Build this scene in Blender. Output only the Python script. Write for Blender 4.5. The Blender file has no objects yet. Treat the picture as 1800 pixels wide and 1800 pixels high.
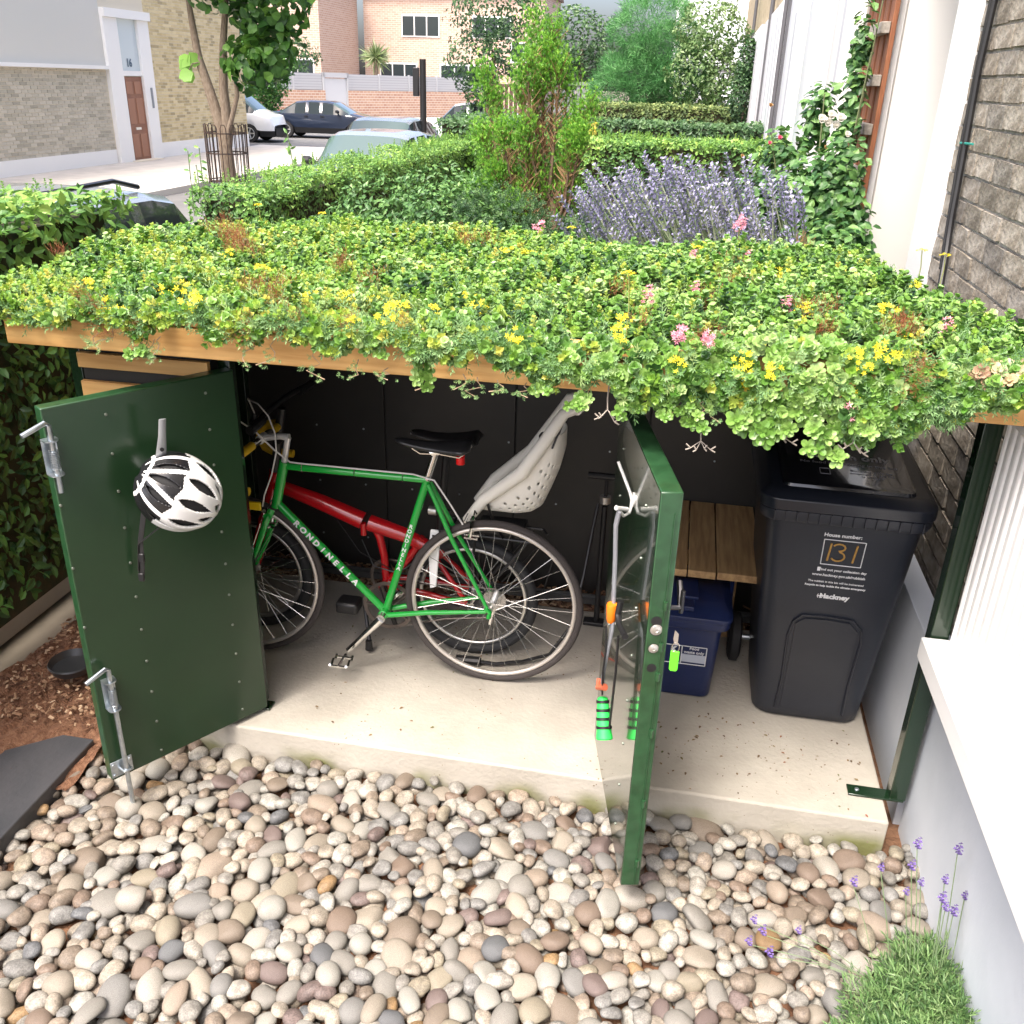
import bpy, math, random
import numpy as np
from mathutils import Vector, Matrix
from math import sin, cos, pi, radians, sqrt, atan2
S = bpy.context.scene
COL = S.collection
random.seed(7); rng = np.random.default_rng(7)

# ---------------------------------------------------------------- camera
CAM = Vector((-0.818, -2.458, 2.112)); YAW, PIT, ROL = -0.17531, 0.43476, 0.02974
cd = bpy.data.cameras.new("camera"); cam = bpy.data.objects.new("camera", cd); COL.objects.link(cam)
f_ = Vector((sin(YAW)*cos(PIT), cos(YAW)*cos(PIT), -sin(PIT))); r0 = Vector((cos(YAW), -sin(YAW), 0)); u0 = r0.cross(f_)
r_ = cos(ROL)*r0 + sin(ROL)*u0; u_ = -sin(ROL)*r0 + cos(ROL)*u0
cam.matrix_world = Matrix(((r_.x, u_.x, -f_.x, CAM.x), (r_.y, u_.y, -f_.y, CAM.y), (r_.z, u_.z, -f_.z, CAM.z), (0, 0, 0, 1)))
cd.sensor_width = 36; cd.lens = 36*1628/1800; cd.clip_start = 0.05; cd.clip_end = 600
S.camera = cam
S.render.resolution_x = S.render.resolution_y = 1024
# ---------------------------------------------------------------- sky, sun, exposure
SUN_EL, SUN_AZ = radians(62), radians(206)     # azimuth from +Y towards +X
W = bpy.data.worlds.new("World"); S.world = W; W.use_nodes = True
nt = W.node_tree; nt.nodes.clear()
sky = nt.nodes.new("ShaderNodeTexSky"); sky.sky_type = 'NISHITA'; sky.sun_disc = False
sky.sun_elevation = SUN_EL; sky.sun_rotation = SUN_AZ; sky.air_density = 0.7; sky.dust_density = 6.0; sky.ozone_density = 0.2
bg = nt.nodes.new("ShaderNodeBackground"); bg.inputs[1].default_value = 0.15
out = nt.nodes.new("ShaderNodeOutputWorld"); nt.links.new(sky.outputs[0], bg.inputs[0]); nt.links.new(bg.outputs[0], out.inputs[0])
sd = bpy.data.lights.new("sun", 'SUN'); sd.energy = 1.15; sd.angle = radians(16); sd.color = (1, .96, .9)
sun = bpy.data.objects.new("sun", sd); COL.objects.link(sun)
dirv = Vector((sin(SUN_AZ)*cos(SUN_EL), cos(SUN_AZ)*cos(SUN_EL), sin(SUN_EL)))
sun.rotation_euler = dirv.to_track_quat('Z', 'Y').to_euler(); sun.location = (-3, -6, 12)
S.view_settings.view_transform = 'Standard'; S.view_settings.look = 'None'; S.view_settings.gamma = 1
S.view_settings.use_curve_mapping = False; S.view_settings.exposure = 1.78
S.cycles.max_bounces = 8; S.cycles.transparent_max_bounces = 8

# ---------------------------------------------------------------- materials
MATS = {}
def mat(name, c, rough=.6, metal=0, c2=None, scale=8, bump=0, bscale=40, coat=0, trans=0, rnd=0, spec=.5, stretch=None, ramp=None, transl=0, detail=4):
    """principled material: noise mix of two colours, optional per object/instance variation, bump"""
    if name in MATS: return MATS[name]
    m = bpy.data.materials.new(name); m.use_nodes = True; MATS[name] = m
    N = m.node_tree.nodes; L = m.node_tree.links; b = N["Principled BSDF"]
    b.inputs["Roughness"].default_value = rough; b.inputs["Metallic"].default_value = metal
    b.inputs["Coat Weight"].default_value = coat; b.inputs["Transmission Weight"].default_value = trans
    b.inputs["Specular IOR Level"].default_value = spec
    c = tuple(c)+(1,)
    tc = N.new("ShaderNodeTexCoord"); vec = tc.outputs["Object"]
    if stretch:
        mp = N.new("ShaderNodeMapping"); mp.inputs["Scale"].default_value = stretch; L.new(vec, mp.inputs[0]); vec = mp.outputs[0]
    col = None
    if ramp:
        at = N.new("ShaderNodeAttribute"); at.attribute_name = "rnd"; oi = N.new("ShaderNodeObjectInfo")
        ad = N.new("ShaderNodeMath"); ad.operation = 'ADD'; L.new(at.outputs["Fac"], ad.inputs[0]); L.new(oi.outputs["Random"], ad.inputs[1])
        fr = N.new("ShaderNodeMath"); fr.operation = 'FRACT'; L.new(ad.outputs[0], fr.inputs[0])
        cr = N.new("ShaderNodeValToRGB"); L.new(fr.outputs[0] if ramp[0] else at.outputs["Fac"], cr.inputs[0])
        e = cr.color_ramp.elements
        ps = ramp[1]
        e[0].position = ps[0][0]; e[0].color = tuple(ps[0][1])+(1,); e[1].position = ps[-1][0]; e[1].color = tuple(ps[-1][1])+(1,)
        for q in ps[1:-1]:
            k = e.new(q[0]); k.color = tuple(q[1])+(1,)
        if len(ramp) > 2: cr.color_ramp.interpolation = ramp[2]
        col = cr.outputs[0]
    if c2 is not None or bump:
        no = N.new("ShaderNodeTexNoise"); no.inputs["Scale"].default_value = scale; no.inputs["Detail"].default_value = detail; L.new(vec, no.inputs[0])
    if c2 is not None:
        mx = N.new("ShaderNodeMix"); mx.data_type = 'RGBA'
        rp = N.new("ShaderNodeMapRange"); rp.inputs[1].default_value = .35; rp.inputs[2].default_value = .65; L.new(no.outputs["Fac"], rp.inputs[0])
        L.new(rp.outputs[0], mx.inputs[0])
        if col:
            mx.blend_type = 'MULTIPLY'; L.new(col, mx.inputs[6]); mx.inputs[7].default_value = tuple(c2)+(1,)
        else:
            mx.inputs[6].default_value = c; mx.inputs[7].default_value = tuple(c2)+(1,)
        col = mx.outputs[2]
    if rnd:
        oi = N.new("ShaderNodeObjectInfo"); mr = N.new("ShaderNodeMapRange"); mr.inputs[3].default_value = 1-rnd; mr.inputs[4].default_value = 1+rnd
        at = N.new("ShaderNodeAttribute"); at.attribute_name = "rnd"; ad = N.new("ShaderNodeMath"); ad.operation = 'ADD'
        L.new(at.outputs["Fac"], ad.inputs[0]); L.new(oi.outputs["Random"], ad.inputs[1]); fr = N.new("ShaderNodeMath"); fr.operation = 'FRACT'; L.new(ad.outputs[0], fr.inputs[0])
        L.new(fr.outputs[0], mr.inputs[0]); hs = N.new("ShaderNodeHueSaturation"); L.new(mr.outputs[0], hs.inputs["Value"])
        if col: L.new(col, hs.inputs["Color"])
        else: hs.inputs["Color"].default_value = c
        col = hs.outputs[0]
    if col: L.new(col, b.inputs["Base Color"])
    else: b.inputs["Base Color"].default_value = c
    if bump:
        n2 = N.new("ShaderNodeTexNoise"); n2.inputs["Scale"].default_value = bscale; n2.inputs["Detail"].default_value = 5; L.new(vec, n2.inputs[0])
        bp = N.new("ShaderNodeBump"); bp.inputs["Strength"].default_value = bump; bp.inputs["Distance"].default_value = .01; L.new(n2.outputs["Fac"], bp.inputs["Height"])
        L.new(bp.outputs[0], b.inputs["Normal"])
    if transl:
        tr = N.new("ShaderNodeBsdfTranslucent"); ms = N.new("ShaderNodeMixShader"); ms.inputs[0].default_value = transl
        if col: L.new(col, tr.inputs[0])
        else: tr.inputs[0].default_value = c
        o = N["Material Output"]; L.new(b.outputs[0], ms.inputs[1]); L.new(tr.outputs[0], ms.inputs[2]); L.new(ms.outputs[0], o.inputs[0])
    return m

# ---------------------------------------------------------------- object helpers
def tag(o, label=None, cat=None, group=None, kind=None):
    if label: o["label"] = label
    if cat: o["category"] = cat
    if group: o["group"] = group
    if kind: o["kind"] = kind
    return o
def thing(name, label, cat, loc=(0, 0, 0), group=None, rot=(0, 0, 0)):
    o = bpy.data.objects.new(name, None); COL.objects.link(o); o.location = loc; o.rotation_euler = rot; o.empty_display_size = .1
    return tag(o, label, cat, group)
def wloc(p):
    v = Vector((0, 0, 0))
    while p is not None: v += p.location; p = p.parent
    return v
def link(name, me, parent=None, kind=None, label=None):
    o = bpy.data.objects.new(name, me); COL.objects.link(o); o.parent = parent
    if kind: o["kind"] = kind
    if label: o["label"] = label
    return o
def copy_tree(o, parent=None):
    c = o.copy(); COL.objects.link(c); c.parent = parent
    for ch in list(o.children): copy_tree(ch, c)
    return c
def mesh_np(name, V, F, mats, midx=None, smooth=False, rnd=None):
    """V (n,3); F list of int arrays (m,k) with same k each"""
    me = bpy.data.meshes.new(name); V = np.asarray(V, np.float32)
    me.vertices.add(len(V)); me.vertices.foreach_set("co", V.ravel())
    loops = np.concatenate([f.ravel() for f in F]).astype(np.int32); tot = np.concatenate([np.full(len(f), f.shape[1]) for f in F])
    st = np.concatenate([[0], np.cumsum(tot)[:-1]]).astype(np.int32)
    me.loops.add(len(loops)); me.loops.foreach_set("vertex_index", loops)
    me.polygons.add(len(tot)); me.polygons.foreach_set("loop_start", st)
    if midx is not None: me.polygons.foreach_set("material_index", np.asarray(midx, np.int32))
    me.polygons.foreach_set("use_smooth", np.full(len(tot), smooth))
    for m in mats: me.materials.append(m)
    if rnd is not None:
        a = me.attributes.new("rnd", 'FLOAT', 'POINT'); a.data.foreach_set("value", np.asarray(rnd, np.float32))
    me.update(calc_edges=True)
    return me
class MB:
    def __init__(s): s.v = []; s.f = []; s.m = []; s.mi = 0
    def add(s, vs, fs, mi=None):
        n = len(s.v); s.v += [tuple(v) for v in vs]; s.f += [tuple(i+n for i in f) for f in fs]; s.m += [s.mi if mi is None else mi]*len(fs); return s
    def box(s, c, d, R=None, taper=None, mi=None):
        h = [x/2 for x in d]; vs = []
        for z in (-1, 1):
            for x, y in ((-1, -1), (1, -1), (1, 1), (-1, 1)):
                k = 1 if taper is None or z < 0 else taper
                v = Vector((x*h[0]*k, y*h[1]*k, z*h[2]))
                if R is not None: v = R @ v
                vs.append(v+Vector(c))
        return s.add(vs, [(0, 3, 2, 1), (4, 5, 6, 7), (0, 1, 5, 4), (1, 2, 6, 5), (2, 3, 7, 6), (3, 0, 4, 7)], mi)
    def bb(s, a, b, mi=None):
        return s.box([(a[i]+b[i])/2 for i in range(3)], [abs(b[i]-a[i]) for i in range(3)], mi=mi)
    def prism(s, poly, axis, a, b, mi=None):
        n = len(poly)
        def P(q, t): return {'x': (t, q[0], q[1]), 'y': (q[0], t, q[1]), 'z': (q[0], q[1], t)}[axis]
        vs = [P(q, a) for q in poly]+[P(q, b) for q in poly]
        return s.add(vs, [tuple(range(n))[::-1], tuple(range(n, 2*n))]+[(i, (i+1) % n, n+(i+1) % n, n+i) for i in range(n)], mi)
    def tube(s, pts, r, seg=8, closed=False, cap=True, mi=None, flat=None):
        P = [Vector(p) for p in pts]; n = len(P); rs = r if isinstance(r, (list, tuple)) else [r]*n
        T = []
        for i in range(n):
            a = P[(i-1) % n] if (closed or i > 0) else P[i]; b = P[(i+1) % n] if (closed or i < n-1) else P[i]
            T.append((b-a).normalized())
        up = Vector((0, 0, 1)) if abs(T[0].z) < .9 else Vector((1, 0, 0))
        N = (up-T[0]*up.dot(T[0])).normalized(); vs = []
        for i in range(n):
            N = (N-T[i]*N.dot(T[i])).normalized(); B = T[i].cross(N)
            for k in range(seg):
                a = 2*pi*k/seg; ka, kb = (cos(a), sin(a))
                if flat: ka *= flat
                vs.append(P[i]+(N*ka+B*kb)*rs[i])
        fs = []
        for i in range(n if closed else n-1):
            for k in range(seg):
                a, b = i*seg+k, i*seg+(k+1) % seg; c, d = ((i+1) % n)*seg+(k+1) % seg, ((i+1) % n)*seg+k
                fs.append((a, b, c, d))
        if cap and not closed: fs += [tuple(range(seg))[::-1], tuple(range((n-1)*seg, n*seg))]
        return s.add(vs, fs, mi)
    def lathe(s, prof, c=(0, 0, 0), ax='z', seg=24, mi=None, R=None):
        """prof: (radius, height) list"""
        vs = []
        for r, h in prof:
            for k in range(seg):
                a = 2*pi*k/seg; v = {'z': (r*cos(a), r*sin(a), h), 'y': (r*cos(a), h, r*sin(a)), 'x': (h, r*cos(a), r*sin(a))}[ax]
                v = Vector(v)
                if R is not None: v = R @ v
                vs.append(v+Vector(c))
        fs = []; n = len(prof)
        for i in range(n-1):
            for k in range(seg): fs.append((i*seg+k, i*seg+(k+1) % seg, (i+1)*seg+(k+1) % seg, (i+1)*seg+k))
        if prof[0][0] > 1e-4: fs.append(tuple(range(seg))[::-1])
        if prof[-1][0] > 1e-4: fs.append(tuple(range((n-1)*seg, n*seg)))
        return s.add(vs, fs, mi)
    def loft(s, rings, cap=True, mi=None, closed=True):
        n = len(rings[0]); vs = [v for r in rings for v in r]; fs = []
        for i in range(len(rings)-1):
            for k in range(n if closed else n-1): fs.append((i*n+k, i*n+(k+1) % n, (i+1)*n+(k+1) % n, (i+1)*n+k))
        if cap and closed: fs += [tuple(range(n))[::-1], tuple(range((len(rings)-1)*n, len(rings)*n))]
        return s.add(vs, fs, mi)
    def build(s, name, mats, parent=None, smooth=35, bevel=0, sub=0, kind=None, label=None, bseg=2, solid=0):
        if not isinstance(mats, (list, tuple)): mats = [mats]
        o = wloc(parent); me = bpy.data.meshes.new(name)
        me.from_pydata([(v[0]-o.x, v[1]-o.y, v[2]-o.z) for v in s.v], [], s.f)
        for m in mats: me.materials.append(m)
        me.polygons.foreach_set("material_index", s.m); me.validate(); me.update()
        if smooth:
            me.polygons.foreach_set("use_smooth", [True]*len(me.polygons)); me.set_sharp_from_angle(angle=radians(smooth))
        ob = link(name, me, parent, kind, label)
        if solid: q = ob.modifiers.new("solid", 'SOLIDIFY'); q.thickness = solid; q.offset = 0
        if bevel: q = ob.modifiers.new("bevel", 'BEVEL'); q.width = bevel; q.segments = bseg; q.limit_method = 'ANGLE'; q.angle_limit = radians(40)
        if sub: q = ob.modifiers.new("sub", 'SUBSURF'); q.levels = q.render_levels = sub
        return ob
_txt = {}
def text_mesh(body, size, bold=0, align='CENTER', extrude=.0004):
    c = bpy.data.curves.new("txt", 'FONT'); c.body = body; c.size = size; c.align_x = align; c.align_y = 'CENTER'; c.extrude = extrude; c.offset = bold; c.resolution_u = 3
    o = bpy.data.objects.new("txt", c); COL.objects.link(o); dg = bpy.context.evaluated_depsgraph_get()
    me = bpy.data.meshes.new_from_object(o.evaluated_get(dg)); bpy.data.objects.remove(o); return me
def text(body, size, M, m, parent, name="lettering", bold=0, align='CENTER'):
    me = text_mesh(body, size, bold, align); me.materials.clear(); me.materials.append(m)
    o = link(name, me, parent); o.matrix_local = (Matrix.Translation(-wloc(parent)) @ M); return o
def frame(o, x, y):           # matrix with origin, text-right x, text-up y
    x = Vector(x).normalized(); z = x.cross(Vector(y)).normalized(); y = z.cross(x)
    return Matrix(((x.x, y.x, z.x, o[0]), (x.y, y.y, z.y, o[1]), (x.z, y.z, z.z, o[2]), (0, 0, 0, 1)))

# rotations for scatters
def rand_rot(n, tilt=1.0, axis=None):
    """(n,3,3) random spin about local z then tilt by up to 'tilt' rad; axis (n,3): z goes to axis first"""
    a = rng.uniform(0, 2*pi, n); t = rng.normal(0, 1, n)*tilt*.5; b = rng.uniform(0, 2*pi, n)
    ca, sa = np.cos(a), np.sin(a); Z = np.zeros(n); O = np.ones(n)
    Rz = np.stack([ca, -sa, Z, sa, ca, Z, Z, Z, O], 1).reshape(n, 3, 3)
    ax = np.stack([np.cos(b), np.sin(b), Z], 1); c = np.cos(t)[:, None, None]; s_ = np.sin(t)[:, None, None]
    K = np.zeros((n, 3, 3)); K[:, 0, 1] = -ax[:, 2]; K[:, 0, 2] = ax[:, 1]; K[:, 1, 0] = ax[:, 2]; K[:, 1, 2] = -ax[:, 0]; K[:, 2, 0] = -ax[:, 1]; K[:, 2, 1] = ax[:, 0]
    R = np.eye(3)[None]*c + s_*K + (1-c)*ax[:, :, None]*ax[:, None, :]
    R = R @ Rz
    if axis is not None:
        z = np.array(axis, float); z /= np.linalg.norm(z, axis=1, keepdims=True)
        h = np.where(np.abs(z[:, 2:3]) < .95, np.array([[0, 0, 1.]]), np.array([[1., 0, 0]])); x = np.cross(h, z); x /= np.linalg.norm(x, axis=1, keepdims=True); y = np.cross(z, x)
        R = np.stack([x, y, z], 2) @ R
    return R
def scatter(name, tmpl, P, R, s, mats, parent=None, rnd=None, smooth=True, kind=None, label=None, keep=None):
    """tmpl = (V, [F..], midx or None, jitter) repeated at P with rotation R and scale s"""
    V, F, mi = tmpl; V = np.asarray(V, float); n = len(P); P = np.asarray(P, float); s = np.broadcast_to(np.asarray(s, float).reshape(len(np.atleast_1d(s)), -1), (n, 3 if np.ndim(s) == 2 else 1))
    W_ = np.einsum('nij,nvj->nvi', R, V[None]*s[:, None, :])+P[:, None, :]
    o = wloc(parent); W_ = W_-np.array(o)[None, None]
    k = len(V); Fs = [(f[None]+(np.arange(n)*k)[:, None, None]).reshape(-1, f.shape[1]) for f in [np.asarray(q) for q in F]]
    midx = None
    if mi is not None: midx = np.concatenate([np.tile(m_, n) for m_ in mi])
    if rnd is None: rnd = rng.random(n)
    return link(name, mesh_np(name, W_.reshape(-1, 3), Fs, mats, midx, smooth, np.repeat(rnd, k)), parent, kind, label)
def join_t(parts):
    """join templates: list of (V,F(list),R,T,s,mi)"""
    Vs, tri, quad, mt, mq, n = [], [], [], [], [], 0
    for V, F, Mx, mi in parts:
        V = np.asarray(V, float); V = V @ np.array(Mx.to_3x3()).T + np.array(Mx.translation)
        for f in F:
            f = np.asarray(f)
            (tri if f.shape[1] == 3 else quad).append(f+n); (mt if f.shape[1] == 3 else mq).append(np.full(len(f), mi))
        Vs.append(V); n += len(V)
    F, M_ = [], []
    if tri: F.append(np.concatenate(tri)); M_.append(np.concatenate(mt))
    if quad: F.append(np.concatenate(quad)); M_.append(np.concatenate(mq))
    return np.concatenate(Vs), F, M_
def RT(loc=(0, 0, 0), rx=0, ry=0, rz=0, s=1):
    return Matrix.Translation(loc) @ Matrix.Rotation(rz, 4, 'Z') @ Matrix.Rotation(ry, 4, 'Y') @ Matrix.Rotation(rx, 4, 'X') @ Matrix.Scale(s, 4)
# leaf templates: lie in xy, base at origin, tip at +x, z up
def leaf(l=1, w=.5, fold=.12, droop=.15):
    V = [(0, 0, 0), (l*.35, w/2, fold), (l*.35, -w/2, fold), (l*.75, w*.36, fold*.6-droop*.4), (l*.75, -w*.36, fold*.6-droop*.4), (l, 0, -droop), (l*.5, 0, 0)]
    return V, [np.array([(0, 2, 6), (0, 6, 1), (1, 6, 3), (2, 4, 6), (6, 4, 5), (6, 5, 3)])]
def leaf2(l=1, w=.5, fold=.1):
    return [(0, 0, 0), (l*.5, w/2, fold), (l, 0, 0), (l*.5, -w/2, fold)], [np.array([(0, 3, 2), (0, 2, 1)])]
def spoon(l=1, w=.8, cup=.12):
    V = [(0, -.06*l, 0), (0, .06*l, 0), (l*.45, w*.42, cup), (l*.45, -w*.42, cup), (l*.8, w*.4, cup*.9), (l*.8, -w*.4, cup*.9), (l, w*.16, cup*.6), (l, -w*.16, cup*.6), (l*.6, 0, 0)]
    return V, [np.array([(0, 8, 1), (0, 3, 8), (3, 5, 8), (5, 7, 8), (7, 6, 8), (6, 4, 8), (4, 2, 8), (2, 1, 8)])]
def brick_area(parent, origin, du, dv, nrm, U, Vh, m, mortar, size=(.215, .065), gap=.01, depth=.03, holes=(), nind=300, name='brick', jit=.003, near=None, bev=0):
    """bricks on the plane origin + u*du + v*dv; joints recessed"""
    du, dv, nrm = Vector(du), Vector(dv), Vector(nrm); O = Vector(origin); bw, bh = size; L_ = []
    r = 0; v = 0
    while v < Vh-.01:
        h = min(bh, Vh-v); u = -(bw+gap)/2*(r % 2)
        while u < U:
            a, b = max(u, 0), min(u+bw, U); spans = [(a, b)]
            for (h0, h1, k0, k1) in holes:
                if v+h > k0 and v < k1:
                    ns = []
                    for (a1, b1) in spans:
                        if b1 <= h0 or a1 >= h1: ns.append((a1, b1))
                        else:
                            if a1 < h0: ns.append((a1, h0))
                            if b1 > h1: ns.append((h1, b1))
                    spans = ns
            for (a1, b1) in spans:
                if b1-a1 > .02: L_.append((a1, b1, v, v+h))
            u += bw+gap
        v += bh+gap; r += 1
    def cen(q): return O+du*((q[0]+q[1])/2)+dv*((q[2]+q[3])/2)
    L_.sort(key=lambda q: (cen(q)-(near or CAM)).length)
    base = wloc(parent); cache = {}
    R3 = Matrix((du, dv, nrm)).transposed().to_4x4()
    def boxmesh(w, h, k):
        mb = MB(); rr = random.Random(k)
        j = lambda: rr.uniform(-jit, jit)
        vs = []
        for z in (0, 1):
            for x, y in ((-1, -1), (1, -1), (1, 1), (-1, 1)): vs.append((x*w/2+(j() if z else 0), y*h/2+(j() if z else 0), z*depth+(j() if z else 0)))
        mb.add(vs, [(4, 5, 6, 7), (0, 1, 5, 4), (1, 2, 6, 5), (2, 3, 7, 6), (3, 0, 4, 7)]); return mb
    ind, rest = L_[:nind], L_[nind:]
    for i, q in enumerate(ind):
        key = (round(q[1]-q[0], 3), round(q[3]-q[2], 3), i % 5)
        if key not in cache:
            b_ = boxmesh(key[0], key[1], i); o = b_.build(name, m, None, smooth=0, bevel=bev); cache[key] = o.data; o.parent = parent
        else: o = link(name, cache[key], parent); 
        if bev and not o.modifiers: z_ = o.modifiers.new("bevel", 'BEVEL'); z_.width = bev; z_.segments = 1
        o.matrix_local = Matrix.Translation(cen(q)-base+nrm*random.uniform(-jit, jit)*.7) @ R3
    if rest:
        V, F, Rn = [], [], []
        for i, q in enumerate(rest):
            w, h = q[1]-q[0], q[3]-q[2]; c = cen(q)-base; n = len(V); jz = random.uniform(-jit, jit); rq = random.random()
            for z in (0, depth+jz):
                for x, y in ((-1, -1), (1, -1), (1, 1), (-1, 1)): V.append(c+du*(x*w/2)+dv*(y*h/2)+nrm*z); Rn.append(rq)
            F += [[n+k for k in f] for f in ((4, 5, 6, 7), (0, 1, 5, 4), (1, 2, 6, 5), (2, 3, 7, 6), (3, 0, 4, 7))]
        link(name+'work' if name == 'brick' else name+'_mass', mesh_np('bricks', V, [np.array(F)], [m], None, False, Rn), parent, 'stuff')
# ================================================================ materials used widely
green = mat('green_paint', (.007, .022, .009), rough=.17, coat=.6, bump=.012, bscale=6)
green_out = mat('green_paint_edge', (.014, .05, .019), rough=.3, c2=(.022, .075, .03), scale=30, coat=.3)
cedar = mat('cedar', (.76, .46, .17), rough=.5, c2=(.58, .30, .09), scale=5, bump=.15, bscale=10, stretch=(.6, 6, 9))
steel = mat('galvanised', (.55, .6, .63), rough=.32, metal=.9, c2=(.4, .45, .5), scale=60)
chrome = mat('chrome', (.75, .75, .74), rough=.14, metal=1)
alu = mat('aluminium', (.62, .61, .58), rough=.3, metal=.85)
black = mat('black_plastic', (.012, .012, .013), rough=.42)
rubber = mat('rubber', (.02, .019, .019), rough=.75, bump=.1, bscale=200)
dark_sheet = mat('dark_sheet', (.022, .021, .019), rough=.55, c2=(.014, .014, .013), scale=3)
white_paint = mat('white_paint', (.8, .8, .79), rough=.45)
white_print = mat('white_print', (.75, .76, .78), rough=.6)
# ================================================================ ground
soil_m = mat('soil', (.10, .045, .022), rough=.95, c2=(.19, .10, .055), scale=14, bump=.8, bscale=60)
conc = mat('concrete', (.44, .41, .355), rough=.88, c2=(.36, .335, .285), scale=3.2, bump=.3, bscale=55, detail=8)
# moss low on the slab and dark specks
N = conc.node_tree.nodes; Lk = conc.node_tree.links; b = N["Principled BSDF"]
src = b.inputs["Base Color"].links[0].from_socket
tc = N.new("ShaderNodeTexCoord"); sp = N.new("ShaderNodeSeparateXYZ"); Lk.new(tc.outputs["Object"], sp.inputs[0])
mr = N.new("ShaderNodeMapRange"); mr.inputs[1].default_value = -.045; mr.inputs[2].default_value = -.1; Lk.new(sp.outputs[2], mr.inputs[0])
no = N.new("ShaderNodeTexNoise"); no.inputs["Scale"].default_value = 4; m2 = N.new("ShaderNodeMapRange"); m2.inputs[1].default_value = .48; m2.inputs[2].default_value = .66; Lk.new(tc.outputs["Object"], no.inputs[0]); Lk.new(no.outputs[0], m2.inputs[0])
mu = N.new("ShaderNodeMath"); mu.operation = 'MULTIPLY'; Lk.new(mr.outputs[0], mu.inputs[0]); Lk.new(m2.outputs[0], mu.inputs[1])
mx = N.new("ShaderNodeMix"); mx.data_type = 'RGBA'; Lk.new(mu.outputs[0], mx.inputs[0]); Lk.new(src, mx.inputs[6]); mx.inputs[7].default_value = (.16, .165, .06, 1)
vo = N.new("ShaderNodeTexVoronoi"); vo.inputs["Scale"].default_value = 42; Lk.new(tc.outputs["Object"], vo.inputs[0])
n3 = N.new("ShaderNodeTexNoise"); n3.inputs["Scale"].default_value = 2.6; Lk.new(tc.outputs["Object"], n3.inputs[0])
th = N.new("ShaderNodeMapRange"); th.inputs[1].default_value = .45; th.inputs[2].default_value = .75; th.inputs[3].default_value = .0; th.inputs[4].default_value = .22; Lk.new(n3.outputs[0], th.inputs[0])
lt = N.new("ShaderNodeMath"); lt.operation = 'LESS_THAN'; Lk.new(vo.outputs["Distance"], lt.inputs[0]); Lk.new(th.outputs[0], lt.inputs[1])
m3 = N.new("ShaderNodeMix"); m3.data_type = 'RGBA'; Lk.new(lt.outputs[0], m3.inputs[0]); Lk.new(mx.outputs[2], m3.inputs[6]); m3.inputs[7].default_value = (.2, .16, .11, 1)
mpg = N.new("ShaderNodeMapping"); mpg.inputs["Scale"].default_value = (2.2, 30, 30); Lk.new(tc.outputs["Object"], mpg.inputs[0]); nb = N.new("ShaderNodeTexNoise"); nb.inputs["Scale"].default_value = 2.5; nb.inputs["Detail"].default_value = 6; Lk.new(mpg.outputs[0], nb.inputs[0])
nc = N.new("ShaderNodeTexNoise"); nc.inputs["Scale"].default_value = 1.3; nc.inputs["Detail"].default_value = 9; nc.inputs["Roughness"].default_value = .7; Lk.new(tc.outputs["Object"], nc.inputs[0])
sm_ = N.new("ShaderNodeMath"); sm_.operation = 'ADD'; sm_.inputs[0].default_value = .5; Lk.new(nc.outputs[0], sm_.inputs[1]); mz = N.new("ShaderNodeMapRange"); mz.inputs[1].default_value = .75; mz.inputs[2].default_value = 1.2; mz.inputs[3].default_value = .80; mz.inputs[4].default_value = 1.06; Lk.new(sm_.outputs[0], mz.inputs[0])
m4 = N.new("ShaderNodeMix"); m4.data_type = 'RGBA'; m4.blend_type = 'MULTIPLY'; m4.inputs[0].default_value = 1; Lk.new(m3.outputs[2], m4.inputs[6]); Lk.new(mz.outputs[0], m4.inputs[7]); Lk.new(m4.outputs[2], b.inputs["Base Color"])
m = MB(); m.bb((-400, -60, -.32), (400, 400, -.30)); m.build('ground', mat('earth', (.2, .17, .13), rough=.95, c2=(.14, .12, .09), scale=3), kind='structure')
m = MB(); m.bb((-3.15, -1.9, -.29), (.2, 1.6, -.165)); m.build('garden_soil', soil_m, kind='structure')
# reddish bark covered soil left of the shed and the dark slate path
V = []; F = []; nx, ny = 40, 60
for j in range(ny+1):
    for i in range(nx+1):
        x = -3.3+i*(.62/nx); y = -.35+j*(1.9/ny); V.append((x, y, -.06+random.uniform(-.012, .012)+.02*sin(x*7+y*5)))
F = [(j*(nx+1)+i, j*(nx+1)+i+1, (j+1)*(nx+1)+i+1, (j+1)*(nx+1)+i) for j in range(ny) for i in range(nx)]
o = MB().add(V, F).build('bark_covered_soil', mat('bark_soil', (.13, .058, .03), rough=.95, c2=(.22, .115, .065), scale=45, bump=1, bscale=120), kind='structure')
slate = mat('slate', (.035, .037, .042), rough=.5, c2=(.055, .055, .06), scale=6, bump=.2)
m = MB(); m.prism([(-3.3, -1.9), (-2.72, -1.9), (-2.72, -.12), (-2.84, -.12), (-3.3, -.5)], 'z', -.17, -.052); m.build('slate_path', slate, kind='structure', bevel=.004)
m = MB(); m.bb((-2.74, 0, -.3), (0, 1.085, 0)); slab = m.build('concrete_slab', conc, kind='structure', bevel=.008)
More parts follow.
